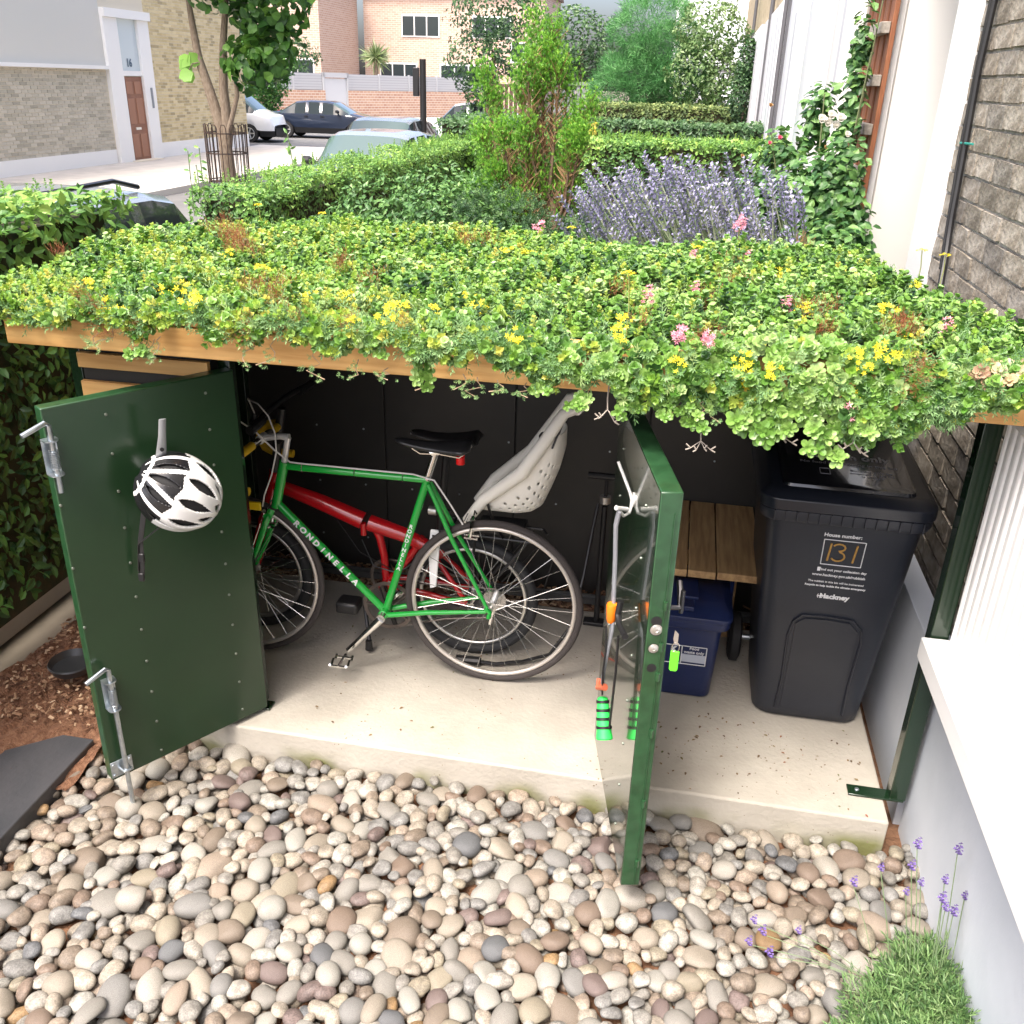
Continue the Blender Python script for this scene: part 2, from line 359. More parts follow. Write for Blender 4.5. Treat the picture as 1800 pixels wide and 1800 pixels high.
# subdivided front lip roughness comes from bump; bark chip strip behind the slab
m = MB(); m.bb((-2.74, 1.085, -.2), (.1, 1.6, -.03)); m.build('rear_soil_strip', soil_m, kind='structure')
chip_m = mat('bark_chip', (.3, .17, .1), rough=.9, ramp=(True, [(0, (.09, .04, .022)), (.4, (.2, .105, .06)), (.8, (.34, .22, .13)), (1, (.45, .33, .22))]))
cube = (np.array([(-.5, -.5, -.5), (.5, -.5, -.5), (.5, .5, -.5), (-.5, .5, -.5), (-.45, -.4, .5), (.45, -.45, .5), (.4, .45, .5), (-.5, .4, .5)]), [np.array([(0, 3, 2, 1), (4, 5, 6, 7), (0, 1, 5, 4), (1, 2, 6, 5), (2, 3, 7, 6), (3, 0, 4, 7)])], None)
n = 1600; P = np.stack([rng.uniform(-2.7, 0, n), rng.uniform(1.1, 1.27, n), rng.uniform(-.03, .012, n)], 1)
scatter('bark_chips', cube, P, rand_rot(n, 1.2), np.stack([rng.uniform(.02, .055, n), rng.uniform(.008, .022, n), rng.uniform(.003, .008, n)], 1), [chip_m], kind='stuff', smooth=False)
n = 1500; P = np.stack([rng.uniform(-3.28, -2.75, n), rng.uniform(-.08, 1.4, n), rng.uniform(-.06, -.035, n)], 1)
scatter('bark_crumbs', cube, P, rand_rot(n, 1.2), np.stack([rng.uniform(.008, .025, n), rng.uniform(.004, .012, n), rng.uniform(.002, .006, n)], 1), [chip_m], kind='stuff', smooth=False)
# black disc (upturned plant saucer) at the left
m = MB(); m.lathe([(.0, -.06), (.075, -.06), (.088, -.03), (.085, -.024), (.072, -.05), (0, -.05)], (-3.0, .19, .06), seg=28)
tag(m.build('plant_saucer', mat('saucer', (.02, .021, .023), rough=.4)), 'round black plastic saucer lying on the reddish soil beyond the left door', 'saucer')
# ---------------------------------------------------------------- pebbles
print('pebbles')
peb_ramp = [(0, (0.218, 0.178, 0.139)), (.11, (0.302, 0.268, 0.218)), (.23, (0.252, 0.242, 0.218)), (.35, (0.361, 0.323, 0.265)), (.45, (0.202, 0.153, 0.118)), (.52, (0.378, 0.357, 0.315)), (.62, (0.214, 0.212, 0.202)), (.71, (0.319, 0.264, 0.210)), (.78, (0.286, 0.187, 0.092)), (.795, (0.168, 0.128, 0.118)), (.84, (0.344, 0.336, 0.302)), (.94, (0.126, 0.132, 0.139)), (.955, (0.286, 0.255, 0.193)), (1, (0.286, 0.255, 0.193))]
peb_m = mat('pebble_stone', (.4, .35, .3), rough=.6, ramp=(True, peb_ramp, 'CONSTANT'), c2=(.74, .72, .70), scale=24, bump=.25, bscale=140, detail=7)
N = peb_m.node_tree.nodes; Lk = peb_m.node_tree.links; b = N["Principled BSDF"]; src = b.inputs["Base Color"].links[0].from_socket
tc = N.new("ShaderNodeTexCoord"); wv = N.new("ShaderNodeTexNoise"); wv.inputs["Scale"].default_value = 55; wv.inputs["Detail"].default_value = 8; Lk.new(tc.outputs["Object"], wv.inputs[0])
w2 = N.new("ShaderNodeTexNoise"); w2.inputs["Scale"].default_value = 260; Lk.new(tc.outputs["Object"], w2.inputs[0])
ad = N.new("ShaderNodeMath"); ad.operation = 'ADD'; Lk.new(wv.outputs[0], ad.inputs[0]); Lk.new(w2.outputs[0], ad.inputs[1])
mrr = N.new("ShaderNodeMapRange"); mrr.inputs[1].default_value = .8; mrr.inputs[2].default_value = 1.25; mrr.inputs[3].default_value = .62; mrr.inputs[4].default_value = 1.15; Lk.new(ad.outputs[0], mrr.inputs[0])
mm = N.new("ShaderNodeMix"); mm.data_type = 'RGBA'; mm.blend_type = 'MULTIPLY'; mm.inputs[0].default_value = 1; Lk.new(src, mm.inputs[6]); Lk.new(mrr.outputs[0], mm.inputs[7]); Lk.new(mm.outputs[2], b.inputs["Base Color"])
def pebble_shapes(k, res):
    out_ = []
    for q in range(k):
        rr = np.random.default_rng(100+q+res); V = []; F = []
        # cube sphere
        idx = {}
        def vid(p):
            key = tuple(np.round(p, 5))
            if key not in idx: idx[key] = len(V); V.append(p)
            return idx[key]
        lin = np.tan(np.linspace(-1, 1, res+1)*pi/4)
        for ax in range(3):
            for sgn in (-1, 1):
                for i in range(res):
                    for j in range(res):
                        c_ = []
                        for (a, b) in ((i, j), (i+1, j), (i+1, j+1), (i, j+1)):
                            p = np.zeros(3); p[ax] = sgn; p[(ax+1) % 3] = lin[a]; p[(ax+2) % 3] = lin[b]; c_.append(vid(p/np.linalg.norm(p)))
                        F.append(c_ if sgn > 0 else c_[::-1])
        V = np.array(V); D = rr.normal(size=(5, 3)); D /= np.linalg.norm(D, axis=1, keepdims=True)
        r = np.ones(len(V))
        for d in D[:4]: r += rr.uniform(-.14, .1)*np.maximum(0, V @ d)**2
        for d in D[3:]:
            t = V @ d; cut = rr.uniform(.5, .85); r = np.where(t > cut, r*(cut/t)**.8, r)
        p_ = 2.3; V = V*r[:, None]
        V = np.sign(V)*np.abs(V)**.92
        out_.append((V, [np.array(F)], None))
    return out_
PR = (-2.95, .32, -1.45, 0.02)
def ground_ok(x, y):
    if y > -.015 and x < .02: return False
    if x < -2.74 and y > -1.9 and not (x > -2.9 and y < -.35): return x > -2.76
    return x < .09 if y < .3 else False
pts = []; cell = {}
def near_ok(x, y, r, f, lay):
    for dx in range(-3, 4):
        for dy in range(-3, 4):
            for (a, b, c, l_) in cell.get((int(x/.05)+dx, int(y/.05)+dy), ()):
                if l_ == lay and (a-x)**2+(b-y)**2 < (f*(r+c))**2: return False
    return True
def put(x, y, r, lay): cell.setdefault((int(x/.05), int(y/.05)), []).append((x, y, r, lay))
sizes = [(.046, 22, .86), (.038, 170, .84), (.032, 760, .82), (.027, 2600, .80), (.022, 6500, .78), (.017, 4500, .76)]
for lay in (1, 0):
    for (r0_, tries, f) in sizes:
        if lay == 0 and r0_ > .045: continue
        for _ in range(tries if lay else tries//2):
            x = rng.uniform(PR[0], PR[1]); y = rng.uniform(PR[2], PR[3]); r = r0_*rng.uniform(.88, 1.15)
            if not ground_ok(x, y) or not near_ok(x, y, r, f, lay): continue
            put(x, y, r, lay); pts.append((x, y, r, lay))
pts = np.array(pts); print('pebbles', len(pts))
bed = MB().bb((-3.0, -1.9, -.2), (.1, -.0, -.15)).build('pebble_bed', soil_m, kind='structure')
n = len(pts); r = pts[:, 2]
asp = rng.uniform(1.0, 1.38, n); fl = rng.uniform(.55, .9, n)
z = np.where(pts[:, 3] == 1, -.105+rng.normal(0, .009, n)-.25*r, -.145)
# rounded pile-up against the slab
Rr = rand_rot(n, .45); sc = np.stack([r*asp*1.08, r/asp**.5*1.1, r*fl], 1)
cp = np.stack([pts[:, 0], pts[:, 1], z], 1)
d = np.linalg.norm(cp-np.array(CAM), axis=1); inview = (pts[:, 3] == 1) & (pts[:, 1] > -1.15)
order = np.argsort(-(r/d)*inview); big = order[:298]; rest = order[298:]
shp = pebble_shapes(10, 6); shl = pebble_shapes(10, 4)
pm = [mesh_np('pebble', s_[0], s_[1], [peb_m], None, True) for s_ in shp]
for i in big:
    o = link('pebble', pm[i % 10], bed); R_ = Matrix([list(map(float, q)) for q in Rr[i]]).to_4x4()
    o.matrix_local = Matrix.Translation(cp[i]) @ R_ @ Matrix.Diagonal((*map(float, sc[i]), 1))
for k in range(10):
    q = rest[rest % 10 == k]; scatter('small_pebbles', shl[k], cp[q], Rr[q], sc[q], [peb_m], bed, kind='stuff') if 0 else None
ks = []
Vall, Fall, Ra, nn = [], [], [], 0
for k in range(10):
    q = rest[rest % 10 == k]; V_, F_, _ = shl[k]
    Wd = np.einsum('nij,nvj->nvi', Rr[q], V_[None]*sc[q][:, None, :])+cp[q][:, None, :]
    Vall.append(Wd.reshape(-1, 3)); Fall.append((F_[0][None]+(np.arange(len(q))*len(V_))[:, None, None]+nn).reshape(-1, 4)); nn += len(q)*len(V_); Ra.append(np.repeat(rng.random(len(q)), len(V_)))
link('pebbles', mesh_np('pebbles', np.concatenate(Vall), [np.concatenate(Fall)], [peb_m], None, True, np.concatenate(Ra)), bed, 'stuff')

# ================================================================ shed
print('shed')
shed = thing('bicycle_shed', 'green steel bicycle and bin store with cedar fascia and planted roof, doors open', 'shed', (-1.35, .1, 0))
def post(x, y, z0, z1, w=.04, nm='post'):
    m = MB(); m.bb((x-w/2, y-w/2, z0), (x+w/2, y+w/2, z1)); return m.build(nm, green, shed, bevel=.003)
for x, y in ((-2.69, .12), (-2.2, .15), (-.925, .28), (-2.69, 1.2), (0.0, 1.2)): post(x, y, .006, 1.375)
post(.04, .132, .006, 1.375, w=.052)
for x0, x1, y in ((-.115, .06, .128), (-2.215, -2.15, .13)):
    m = MB(); m.bb((x0, y-.025, .001), (x1, y+.025, .009)); m.lathe([(.008, .009), (.008, .014), (0, .016)], (x0+.03, y, 0), seg=10, mi=1); m.build('foot_plate', [green, steel], shed, bevel=.002)
m = MB(); m.bb((-2.75, -.107, 1.378), (.125, -.082, 1.462)); m.build('fascia_board', cedar, shed, bevel=.003)
m = MB(); m.bb((-2.75, -.104, 1.467), (.125, -.078, 1.506)); m.build('fascia_board', cedar, shed, bevel=.003)
m = MB(); m.bb((-2.75, -.08, 1.38), (-2.725, 1.32, 1.47)); m.build('fascia_board', cedar, shed, bevel=.003)
m = MB(); m.prism([(-2.72, -.078), (.12, -.078), (.06, .3), (-.14, 1.32), (-2.72, 1.32)], 'z', 1.40, 1.45); m.build('roof_tray', dark_sheet, shed)
z = 1.345
for k, (z0, z1) in enumerate(((1.262, 1.31), (1.125, 1.218), (.99, 1.085), (.855, .95), (.72, .815), (.585, .68), (.45, .545), (.315, .41), (.18, .275), (.045, .14))):
    m = MB(); m.bb((-2.665, .075, z0), (-2.225, .095, z1)); m.build('slat', cedar, shed, bevel=.002)
    m = MB(); m.bb((-2.73, .15, z0), (-2.712, 1.18, z1)); m.build('slat', cedar, shed, bevel=.002)
m = MB(); m.bb((-2.665, .10, .01), (-2.225, .104, 1.375)); m.build('backing_sheet', dark_sheet, shed)
m = MB(); m.bb((-2.71, .15, .01), (-2.706, 1.25, 1.375)); m.build('backing_sheet', dark_sheet, shed)
xs = [-2.7, -2.06, -1.472, -.9, -.3, .11]
for a, b_ in zip(xs[:-1], xs[1:]):
    m = MB(); m.bb((a+.003, 1.26, -.02), (b_-.003, 1.272, 1.39)); o = m.build('back_panel', mat('back_panel', (.034, .031, .028), rough=.45, c2=(.024, .023, .021), scale=2, bump=.05, bscale=3), shed, bevel=.002)
m = MB()
for k in range(60):
    x = xs[0]+.1+k % 12*.22; zz = .15+k//12*.27; m.lathe([(.005, 0), (.004, -.003), (0, -.004)], (x, 1.26, zz), 'y', 8)
m.build('screw_heads', steel, shed, kind='stuff')
m = MB(); m.bb((-2.7, 1.274, -.02), (.11, 1.28, 1.39)); m.build('light_stop_sheet', dark_sheet, shed)  # added sheet, stops light leaking through the back panel joints
m = MB(); m.bb((-2.68, 1.09, .03), (-.1, 1.12, .06)); m.bb((-2.68, 1.10, .06), (-.1, 1.105, .075)); m.build('bottom_rail', mat('rail', (.1, .1, .1), rough=.3, metal=.6), shed)

def door_root(A, B): # local frame: x from hinge to free edge, y = -inner face normal, z up
    A = Vector(A); B = Vector(B); d_ = (B-A).normalized(); return A, d_
def P3(A, d_, nrm, u, off, z): return Vector((A.x+d_.x*u+nrm.x*off, A.y+d_.y*u+nrm.y*off, z))
# door 1
A1 = Vector((-2.155, .105, 0)); d1 = (Vector((-2.486, -.385, 0))-A1).normalized(); n1 = Vector((.822, -.5695, 0))
def D1(u, o, z): return P3(A1, d1, n1, u, o, z)
def door_panel(Dp, w, z0, z1, th, name, label):
    m = MB()
    m.add([Dp(0, 0, z0), Dp(w, 0, z0), Dp(w, 0, z1), Dp(0, 0, z1), Dp(0, -th, z0), Dp(w, -th, z0), Dp(w, -th, z1), Dp(0, -th, z1)], [(0, 1, 2, 3), (7, 6, 5, 4), (0, 4, 5, 1), (1, 5, 6, 2), (2, 6, 7, 3), (3, 7, 4, 0)])
    m.m = [0, 1, 1, 1, 1, 1]
    return m.build(name, [green, green_out], shed, bevel=.004, label=label)
green1 = mat('green_paint_satin', (.016, .045, .018), rough=.25, c2=(.014, .038, .016), scale=3, bump=.02, bscale=5)
door1 = door_panel(D1, .575, .018, 1.285, .045, 'door', 'open green metal door at left with a helmet hung on its inner face')
def at_local(o, parent): o.parent = parent; o.location = Vector(o.location)-wloc(parent); return o
def rivets(Dp, cols, nrm, parent):
    base = MB(); base.lathe([(.0048, 0), (.004, .0026), (.0015, .0036), (0, .0036)], seg=10); me = None
    q = nrm.to_track_quat('Z', 'Y').to_matrix().to_4x4()
    for u, zs in cols:
        for z in zs:
            if me is None: o = base.build('rivet', mat('rivet', (.22, .25, .21), rough=.35, metal=.8), None); me = o.data; o.parent = parent
            else: o = link('rivet', me, parent)
            o.matrix_local = Matrix.Translation(Dp(u, 0, z)-wloc(parent)) @ q
door1.data.materials[0] = green1
rivets(D1, [(.405, np.linspace(1.232, .05, 11)), (.10, np.linspace(1.232, .06, 11)), ], n1, door1)
rivets(D1, [(.57, (1.0, .8, .6))], n1, door1)
def drop_bolt(Dp, u, z0, z1, zr, parent, nrm, dd, side):
    m = MB(); o1 = .028
    for z in (z1, z0):  # D-shaped plates
        pl = [Dp(u-.02, 0, z), Dp(u+.02, 0, z)]+[Dp(u+.02*cos(a), .022+.02*sin(a), z) for a in np.linspace(0, pi, 9)]
        m.add([p for p in pl]+[p+Vector((0, 0, .003)) for p in pl], [tuple(range(len(pl)))[::-1], tuple(range(len(pl), 2*len(pl)))]+[(i, (i+1) % len(pl), len(pl)+(i+1) % len(pl), len(pl)+i) for i in range(len(pl))])
    a, b_ = Dp(u-.02, .001, z0), Dp(u+.02, .004, z1); m.add([Dp(u-.02, .001, z0), Dp(u+.02, .001, z0), Dp(u+.02, .001, z1), Dp(u-.02, .001, z1), Dp(u-.02, .004, z0), Dp(u+.02, .004, z0), Dp(u+.02, .004, z1), Dp(u-.02, .004, z1)], [(4, 5, 6, 7), (0, 1, 5, 4), (1, 2, 6, 5), (2, 3, 7, 6), (3, 0, 4, 7)])
    m.tube([Dp(u, o1, zr), Dp(u, o1, z1+.045), Dp(u+.01*side, o1+.004, z1+.055), Dp(u+.075*side, o1+.012, z1+.035)], .0075, 10)
    hp = [Dp(u+.0105*cos(t), o1+.0105*sin(t), z0+.02+(z1-z0-.045)*t/(2*pi*11)) for t in np.linspace(0, 2*pi*11, 150)]
    m.tube(hp, .0018, 5)
    return m.build('drop_bolt', steel, parent, smooth=40)
drop_bolt(D1, .535, .295, .40, -.085, door1, n1, d1, 1)
drop_bolt(D1, .57, 1.10, 1.2, 1.05, door1, n1, d1, 1)
m = MB(); c_ = [D1(.505, .002, .03), D1(.575, .002, .03), D1(.575, .002, .09), D1(.505, .002, .09)]
m.add(c_+[p+n1*.003 for p in c_], [(4, 5, 6, 7), (0, 1, 5, 4), (1, 2, 6, 5), (2, 3, 7, 6), (3, 0, 4, 7)])
m.tube([D1(.522, .004, .06), D1(.526, .036, .06), D1(.544, .036, .06), D1(.548, .004, .06)], .005, 6)
for u, z in ((.513, .04), (.513, .08), (.567, .04), (.567, .08)): m.tube([D1(u, .004, z), D1(u, .009, z)], .005, 8)
m.build('bolt_guide', steel, door1, bevel=.001)
# hook on door 1
hookm = mat('grey_hook', (.38, .4, .42), rough=.35, metal=.3)
m = MB(); pa = [D1(.30, .004, 1.04), D1(.302, .03, 1.04), D1(.302, .07, 1.065), D1(.302, .095, 1.12), D1(.295, .10, 1.17), D1(.29, .105, 1.22)]
m.tube(pa, [.02, .022, .02, .016, .012, .011], 8, flat=.3, mi=0)
for z in (1.095, 1.13): m.tube([D1(.302, .092, z), D1(.302, .104, z)], .006, 10, mi=1)
m.build('wall_hook', [hookm, black], door1)
# door 2
A2 = Vector((-.970, .21, 0)); d2 = (Vector((-.822, -.455, 0))-A2).normalized(); n2 = Vector((-.9762, -.2172, 0))
def D2(u, o, z): return P3(A2, d2, n2, u, o, z)
door2 = door_panel(D2, .675, .012, 1.255, .055, 'door', 'open green metal door in the middle seen edge-on, glossy, with locks in its edge')
rivets(D2, [(.52, np.linspace(1.15, .1, 8)), (.12, np.linspace(1.15, .1, 8))], n2, door2)
# edge details on the free end of door 2: folded flange, locks and holes
e_ = lambda o, z, k=0: D2(.675+k, -o, z)
m = MB()
m.add([e_(.038, .02, .001), e_(.0405, .02, .001), e_(.0405, 1.2, .001), e_(.038, 1.2, .001), e_(.038, .02, .004), e_(.0405, .02, .004), e_(.0405, 1.2, .004), e_(.038, 1.2, .004)], [(4, 5, 6, 7), (0, 1, 5, 4), (1, 2, 6, 5), (2, 3, 7, 6), (3, 0, 4, 7)])
for zz in (.1, .32, .56, .74, .83, .95):
    m.tube([e_(.04, zz-.012, .003), e_(.04, zz+.012, .003)], .006, 6)
m.build('edge_flange', green_out, door2, smooth=0)
m = MB()
for (z, o, r, kind) in ((.905, .022, .011, 1), (.88, .024, .012, 0), (.825, .022, .010, 0), (.766, .022, .010, 1)):
    R_ = d2.to_track_quat('Z', 'Y').to_matrix(); p = e_(o, z, .0005)
    m.lathe([(r*1.25, 0), (r*1.25, .0008), (0, .0012)] if kind else [(r*1.3, 0), (r*1.3, .001), (r, .001), (r, .004), (r*.4, .006), (r*.3, .004), (0, .004)], p, seg=16, R=R_, mi=1 if kind else 0)
    if not kind: m.lathe([(r*1.45, 0), (r*1.45, .0006), (r*1.2, .0007)], p, seg=16, R=R_, mi=1)
m.build('lock', [alu, black], door2)
# lever handle on outer face
m = MB(); m.tube([D2(.60, -.055, .90), D2(.60, -.095, .90), D2(.57, -.10, .93), D2(.55, -.10, .95)], .008, 8); m.tube([D2(.60, -.10, .95), D2(.60, -.10, .885)], .006, 8)
m.build('door_handle', mat('dark_metal', (.08, .08, .085), rough=.3, metal=.7), door2)
# wire hook on door 2
m = MB()
m.tube([D2(.31, .045, 1.185), D2(.345, .012, 1.11), D2(.35, .006, 1.09), D2(.352, .006, 1.07), D2(.36, .012, 1.055), D2(.38, .03, 1.055), D2(.392, .055, 1.088)], .0045, 8)
m.lathe([(.02, 0), (.02, .004), (0, .005)], D2(.348, 0, 1.09), seg=14, R=n2.to_track_quat('Z', 'Y').to_matrix())
m.tube([D2(.37, .02, 1.07), D2(.395, .055, 1.085)], .0065, 8)
m.build('wire_hook', mat('wire_white', (.75, .75, .73), rough=.25, metal=.4), door2)
# green key tag
t = thing('key_fob', 'bright green plastic key tag on a ring hanging at the middle door edge', 'key fob', tuple(e_(.075, .80, .012)))
p = e_(.075, .80, .012); m = MB(); m.prism([(p.x-.011, p.z-.028), (p.x-.007, p.z-.034), (p.x+.007, p.z-.034), (p.x+.011, p.z-.028), (p.x+.011, p.z+.024), (p.x-.011, p.z+.024)], 'y', p.y-.003, p.y+.003)
m.build('tag', mat('lime_plastic', (.12, .75, .03), rough=.35), t, bevel=.001)
m = MB(); m.tube([(p.x+.009*cos(a), p.y, p.z+.036+.014*sin(a)) for a in np.linspace(0, 2*pi, 18)[:-1]], .0014, 6, closed=True); m.build('ring', chrome, t)
m = MB(); m.prism([(p.x-.004, p.z+.045), (p.x+.004, p.z+.045), (p.x+.004, p.z+.075), (p.x-.006, p.z+.085), (p.x-.008, p.z+.06)], 'y', p.y-.001, p.y+.001); m.build('key', alu, t)
# ---- resistance cords hanging from the wire hook
print('hanging')
t = thing('exercise_band', 'grey cords and black straps with orange ends and green grips hung on the middle door', 'exercise band', tuple(D2(.38, .04, 1.06)))
cordm = mat('grey_cord', (.22, .23, .25), rough=.5, bump=.4, bscale=300)
orange = mat('orange_plastic', (.9, .2, .01), rough=.4); lime = mat('green_foam', (.03, .72, .10), rough=.5)
for du in (0, .014):
    m = MB(); m.tube([D2(.385+du, .045, 1.075), D2(.38+du, .05, 1.03), D2(.385+du, .045, .93), D2(.385+du, .04, .8), D2(.40+du, .04, .72), D2(.42, .05, .64), D2(.41, .055, .56), D2(.405, .055, .5)], .0055, 8); m.build('cord', cordm, t)
m = MB(); m.lathe([(.010, 0), (.013, .008), (.016, .055), (.014, .06), (.010, .06)], D2(.405, .045, .735), seg=14); m.build('orange_sleeve', orange, t)
m = MB(); m.tube([D2(.45, .03, .83), D2(.455, .035, .79), D2(.48, .035, .775), D2(.56, .03, .785)], .009, 8); m.build('black_grip', black, t)
m = MB()
m.tube([D2(.42, .06, .73), D2(.42, .055, .65), D2(.425, .06, .58), D2(.42, .055, .5)], .010, 6, flat=.3)
m.tube([D2(.46, .03, .72), D2(.465, .03, .6), D2(.47, .035, .42)], .011, 6, flat=.35)
m.build('strap', black, t)
m = MB(); m.tube([D2(.395, .06, .535), D2(.41, .065, .515), D2(.43, .05, .53)], .011, 8); m.build('buckle', mat('copper_red', (.4, .1, .05), rough=.4), t)
m = MB(); a, b_ = D2(.40, .05, .475), D2(.465, .045, .37)
ax = (b_-a).normalized(); R_ = ax.to_track_quat('Z', 'Y').to_matrix(); Lg = (b_-a).length
m.lathe([(.008, 0), (.015, .004), (.018, Lg*.25), (.020, Lg*.5), (.022, Lg*.8), (.025, Lg*.97), (.023, Lg), (0, Lg)], a, seg=20, R=R_); grip = m.build('grip', lime, t)
m = MB()
for k in range(4):
    for j in range(5):
        aa = 2.2+j*.3; rr = .0182+.0012*k
    m.lathe([(.0185+.0014*k, 0), (.0195+.0014*k, .001), (.0195+.0014*k, .008), (.0185+.0014*k, .009)], a+ax*Lg*(.08+.2*k), seg=20, R=R_)
m.build('grip_band', black, grip)
# ================================================================ wheelie bin
print('bins')
bin_m = mat('bin_plastic', (.016, .019, .029), rough=.40, c2=(.022, .026, .037), scale=3, bump=.06, bscale=80)
bin_l = mat('bin_lid_plastic', (.014, .017, .026), rough=.3, bump=.02, bscale=60)
t = thing('wheelie_bin', 'tall black two-wheeled rubbish bin marked 131 standing by the brick wall', 'wheelie bin', (-.22, .75, 0))
def rrect(x0, x1, y0, y1, z, r=.05, n=5, slope=0):
    pts = []
    for cx, cy, a0 in ((x1-r, y1-r, 0), (x0+r, y1-r, pi/2), (x0+r, y0+r, pi), (x1-r, y0+r, 1.5*pi)):
        for k in range(n+1):
            a = a0+pi/2*k/n; pts.append((cx+r*cos(a), cy+r*sin(a), z+slope*(cy-y0)))
    return pts
def binring(z, r=None):
    k = z/.93; return rrect(-.408-.082*k, -.028+.023*k, .492-.19*k, .90+.07*k, z, r or (.07-.02*k))
m = MB(); rg = [rrect(-.39, -.05, .51, .89, .0, .06), binring(.012), binring(.05), binring(.3), binring(.6), binring(.85), binring(.93)]
m.loft(rg); body = m.build('body', bin_m, t, smooth=50)
# embossed arch panel on the front
def FR(u, z, o=0): # front face point, u in 0..1 across
    k = z/.93; x0, x1, y = -.408-.082*k, -.028+.023*k, .492-.19*k; return Vector((x0+(x1-x0)*u, y-o, z))
pa = [FR(.2, .05, .004)]+[FR(.23, z, .004) for z in (.2, .4)]+[FR(.26, .47, .004), FR(.32, .5, .004), FR(.5, .505, .004), FR(.7, .5, .004), FR(.78, .46, .004)]+[FR(.8, z, .004) for z in (.4, .2)]+[FR(.82, .05, .004)]
m = MB(); m.tube(pa, .004, 6); m.build('embossed_arch', bin_m, body, smooth=60)
m = MB()
pl = [FR(.25, .06), FR(.27, .3), FR(.28, .46), FR(.34, .485), FR(.5, .49), FR(.68, .485), FR(.755, .45), FR(.765, .3), FR(.775, .06)]
m.add([p+Vector((0, -.0045, 0)) for p in pl]+[p+Vector((0, .01, 0)) for p in pl], [tuple(range(9))]+[(i, i+9, (i+1) % 9+9, (i+1) % 9) for i in range(9)]); m.build('front_panel', bin_m, body, smooth=0)
m = MB(); m.loft([rrect(-.508, .006, .285, 1.0, .885, .06), rrect(-.513, .011, .279, 1.01, .90, .06), rrect(-.513, .011, .279, 1.01, .925, .06)]); m.build('rim', bin_m, t, smooth=40, bevel=.003)
# ribs under rim
m = MB()
for k in range(14): x = -.47+k*.034; m.bb((x, .272, .89), (x+.003, .281, .925))
m.build('rim_ribs', bin_m, t, kind='stuff')
m = MB()
m.loft([rrect(-.517, .015, .268, 1.02, .930, .06), rrect(-.517, .015, .266, 1.02, .965, .06, slope=.02), rrect(-.51, .008, .276, 1.01, .972, .055, slope=.03), rrect(-.49, -.012, .30, .99, .985, .05, slope=.06)])
lid = m.build('lid', bin_l, t, smooth=40, bevel=.003)
m = MB(); m.loft([rrect(-.455, -.045, .325, .97, .982, .03, slope=.06), rrect(-.45, -.05, .33, .965, .995, .03, slope=.075), rrect(-.44, -.06, .345, .955, .998, .03, slope=.075)]); m.build('lid_panel', mat('bin_gloss', (.012, .013, .018), rough=.12, coat=.5), lid, smooth=40)
m = MB(); m.tube([(-.45, 1.0, 1.02), (-.45, 1.07, 1.04), (-.05, 1.07, 1.04), (-.05, 1.0, 1.02)], .015, 10); m.build('handle', bin_m, t)
m = MB(); m.tube([(-.475, .86, .10), (0.02, .86, .10)], .011, 10); m.build('axle', steel, t)
for x in (-.475, .0):
    m = MB(); m.lathe([(.03, -.022), (.085, -.022), (.1, -.014), (.1, .014), (.085, .022), (.03, .022)], (x, .86, .101), 'x', 28); w = m.build('wheel', rubber, t)
    m = MB(); m.lathe([(0, -.026), (.028, -.026), (.035, -.02), (.035, .02), (.028, .026), (0, .026)], (x, .86, .101), 'x', 16); m.build('hub', black, w)
# print on the bin front
def fm(u, z, o=.0012):
    p = FR(u, z, o); ux = FR(u+.01, z)-FR(u, z); uy = FR(u, z+.01)-FR(u, z); return frame(p, ux, uy)
ochre = mat('ochre_marker', (.42, .24, .06), rough=.7)
wp = white_print
text("House number:", .0185, fm(.50, .838), wp, body, bold=.0004)
m = MB(); a, b_, c_, d_ = (.385, .820), (.655, .820), (.655, .722), (.385, .722)
for p, q in ((a, b_), (b_, c_), (c_, d_), (d_, a)): m.tube([FR(*p, .002), FR(*q, .002)], .0016, 4)
m.build('number_frame', wp, body)
m = MB()
for u in (.43, .60): m.tube([FR(u+.006, .806, .002), FR(u-.006, .738, .002)], .0034, 6)
m.tube([FR(.49+.04*sin(a_), .792+.014*cos(a_), .002) for a_ in np.linspace(-1.2, 3.1, 9)]+[FR(.49+.045*sin(a_), .757+.018*cos(a_), .002) for a_ in np.linspace(.2, 4.2, 10)], .003, 6)
m.build('painted_number', ochre, body)
text("Find out your collection day", .0130, fm(.545, .700), wp, body, bold=.0003)
m = MB(); m.bb(tuple(FR(.37, .694, .003)), tuple(FR(.392, .708, .001))); m.build('calendar_icon', wp, body)
text("www.hackney.gov.uk/rubbish", .0142, fm(.525, .678), wp, body, bold=.0003)
text("The rubbish in this bin will be incinerated", .0105, fm(.515, .650), wp, body, bold=.0002)
text("Recycle to help tackle the climate emergency", .0105, fm(.515, .633), wp, body, bold=.0004)
text("Hackney", .027, fm(.525, .590), wp, body, bold=.0012)
m = MB()
for u in (.41, .435): m.tube([FR(u, .598, .002), FR(u-.007 if u < .42 else u+.007, .590, .002), FR(u, .582, .002)], .0014, 4)
m.tube([FR(.408, .590, .002), FR(.437, .590, .002)], .0018, 4); m.build('council_mark', wp, body)
gp = mat('grey_print', (.22, .22, .24), rough=.5)
def lm(x, y): 
    z = .9995+.075*(y-.36); return frame((x, y, z), (1, 0, 0), (0, 1, .075))
text("Rubbish only", .052, lm(-.235, .56), gp, lid, bold=.0014)
text("No food or recycling in this bin", .024, lm(-.235, .505), gp, lid)
text("Bins will only be\nemptied if the lid\nis closed", .02, lm(-.17, .44), gp, lid)
m = MB()
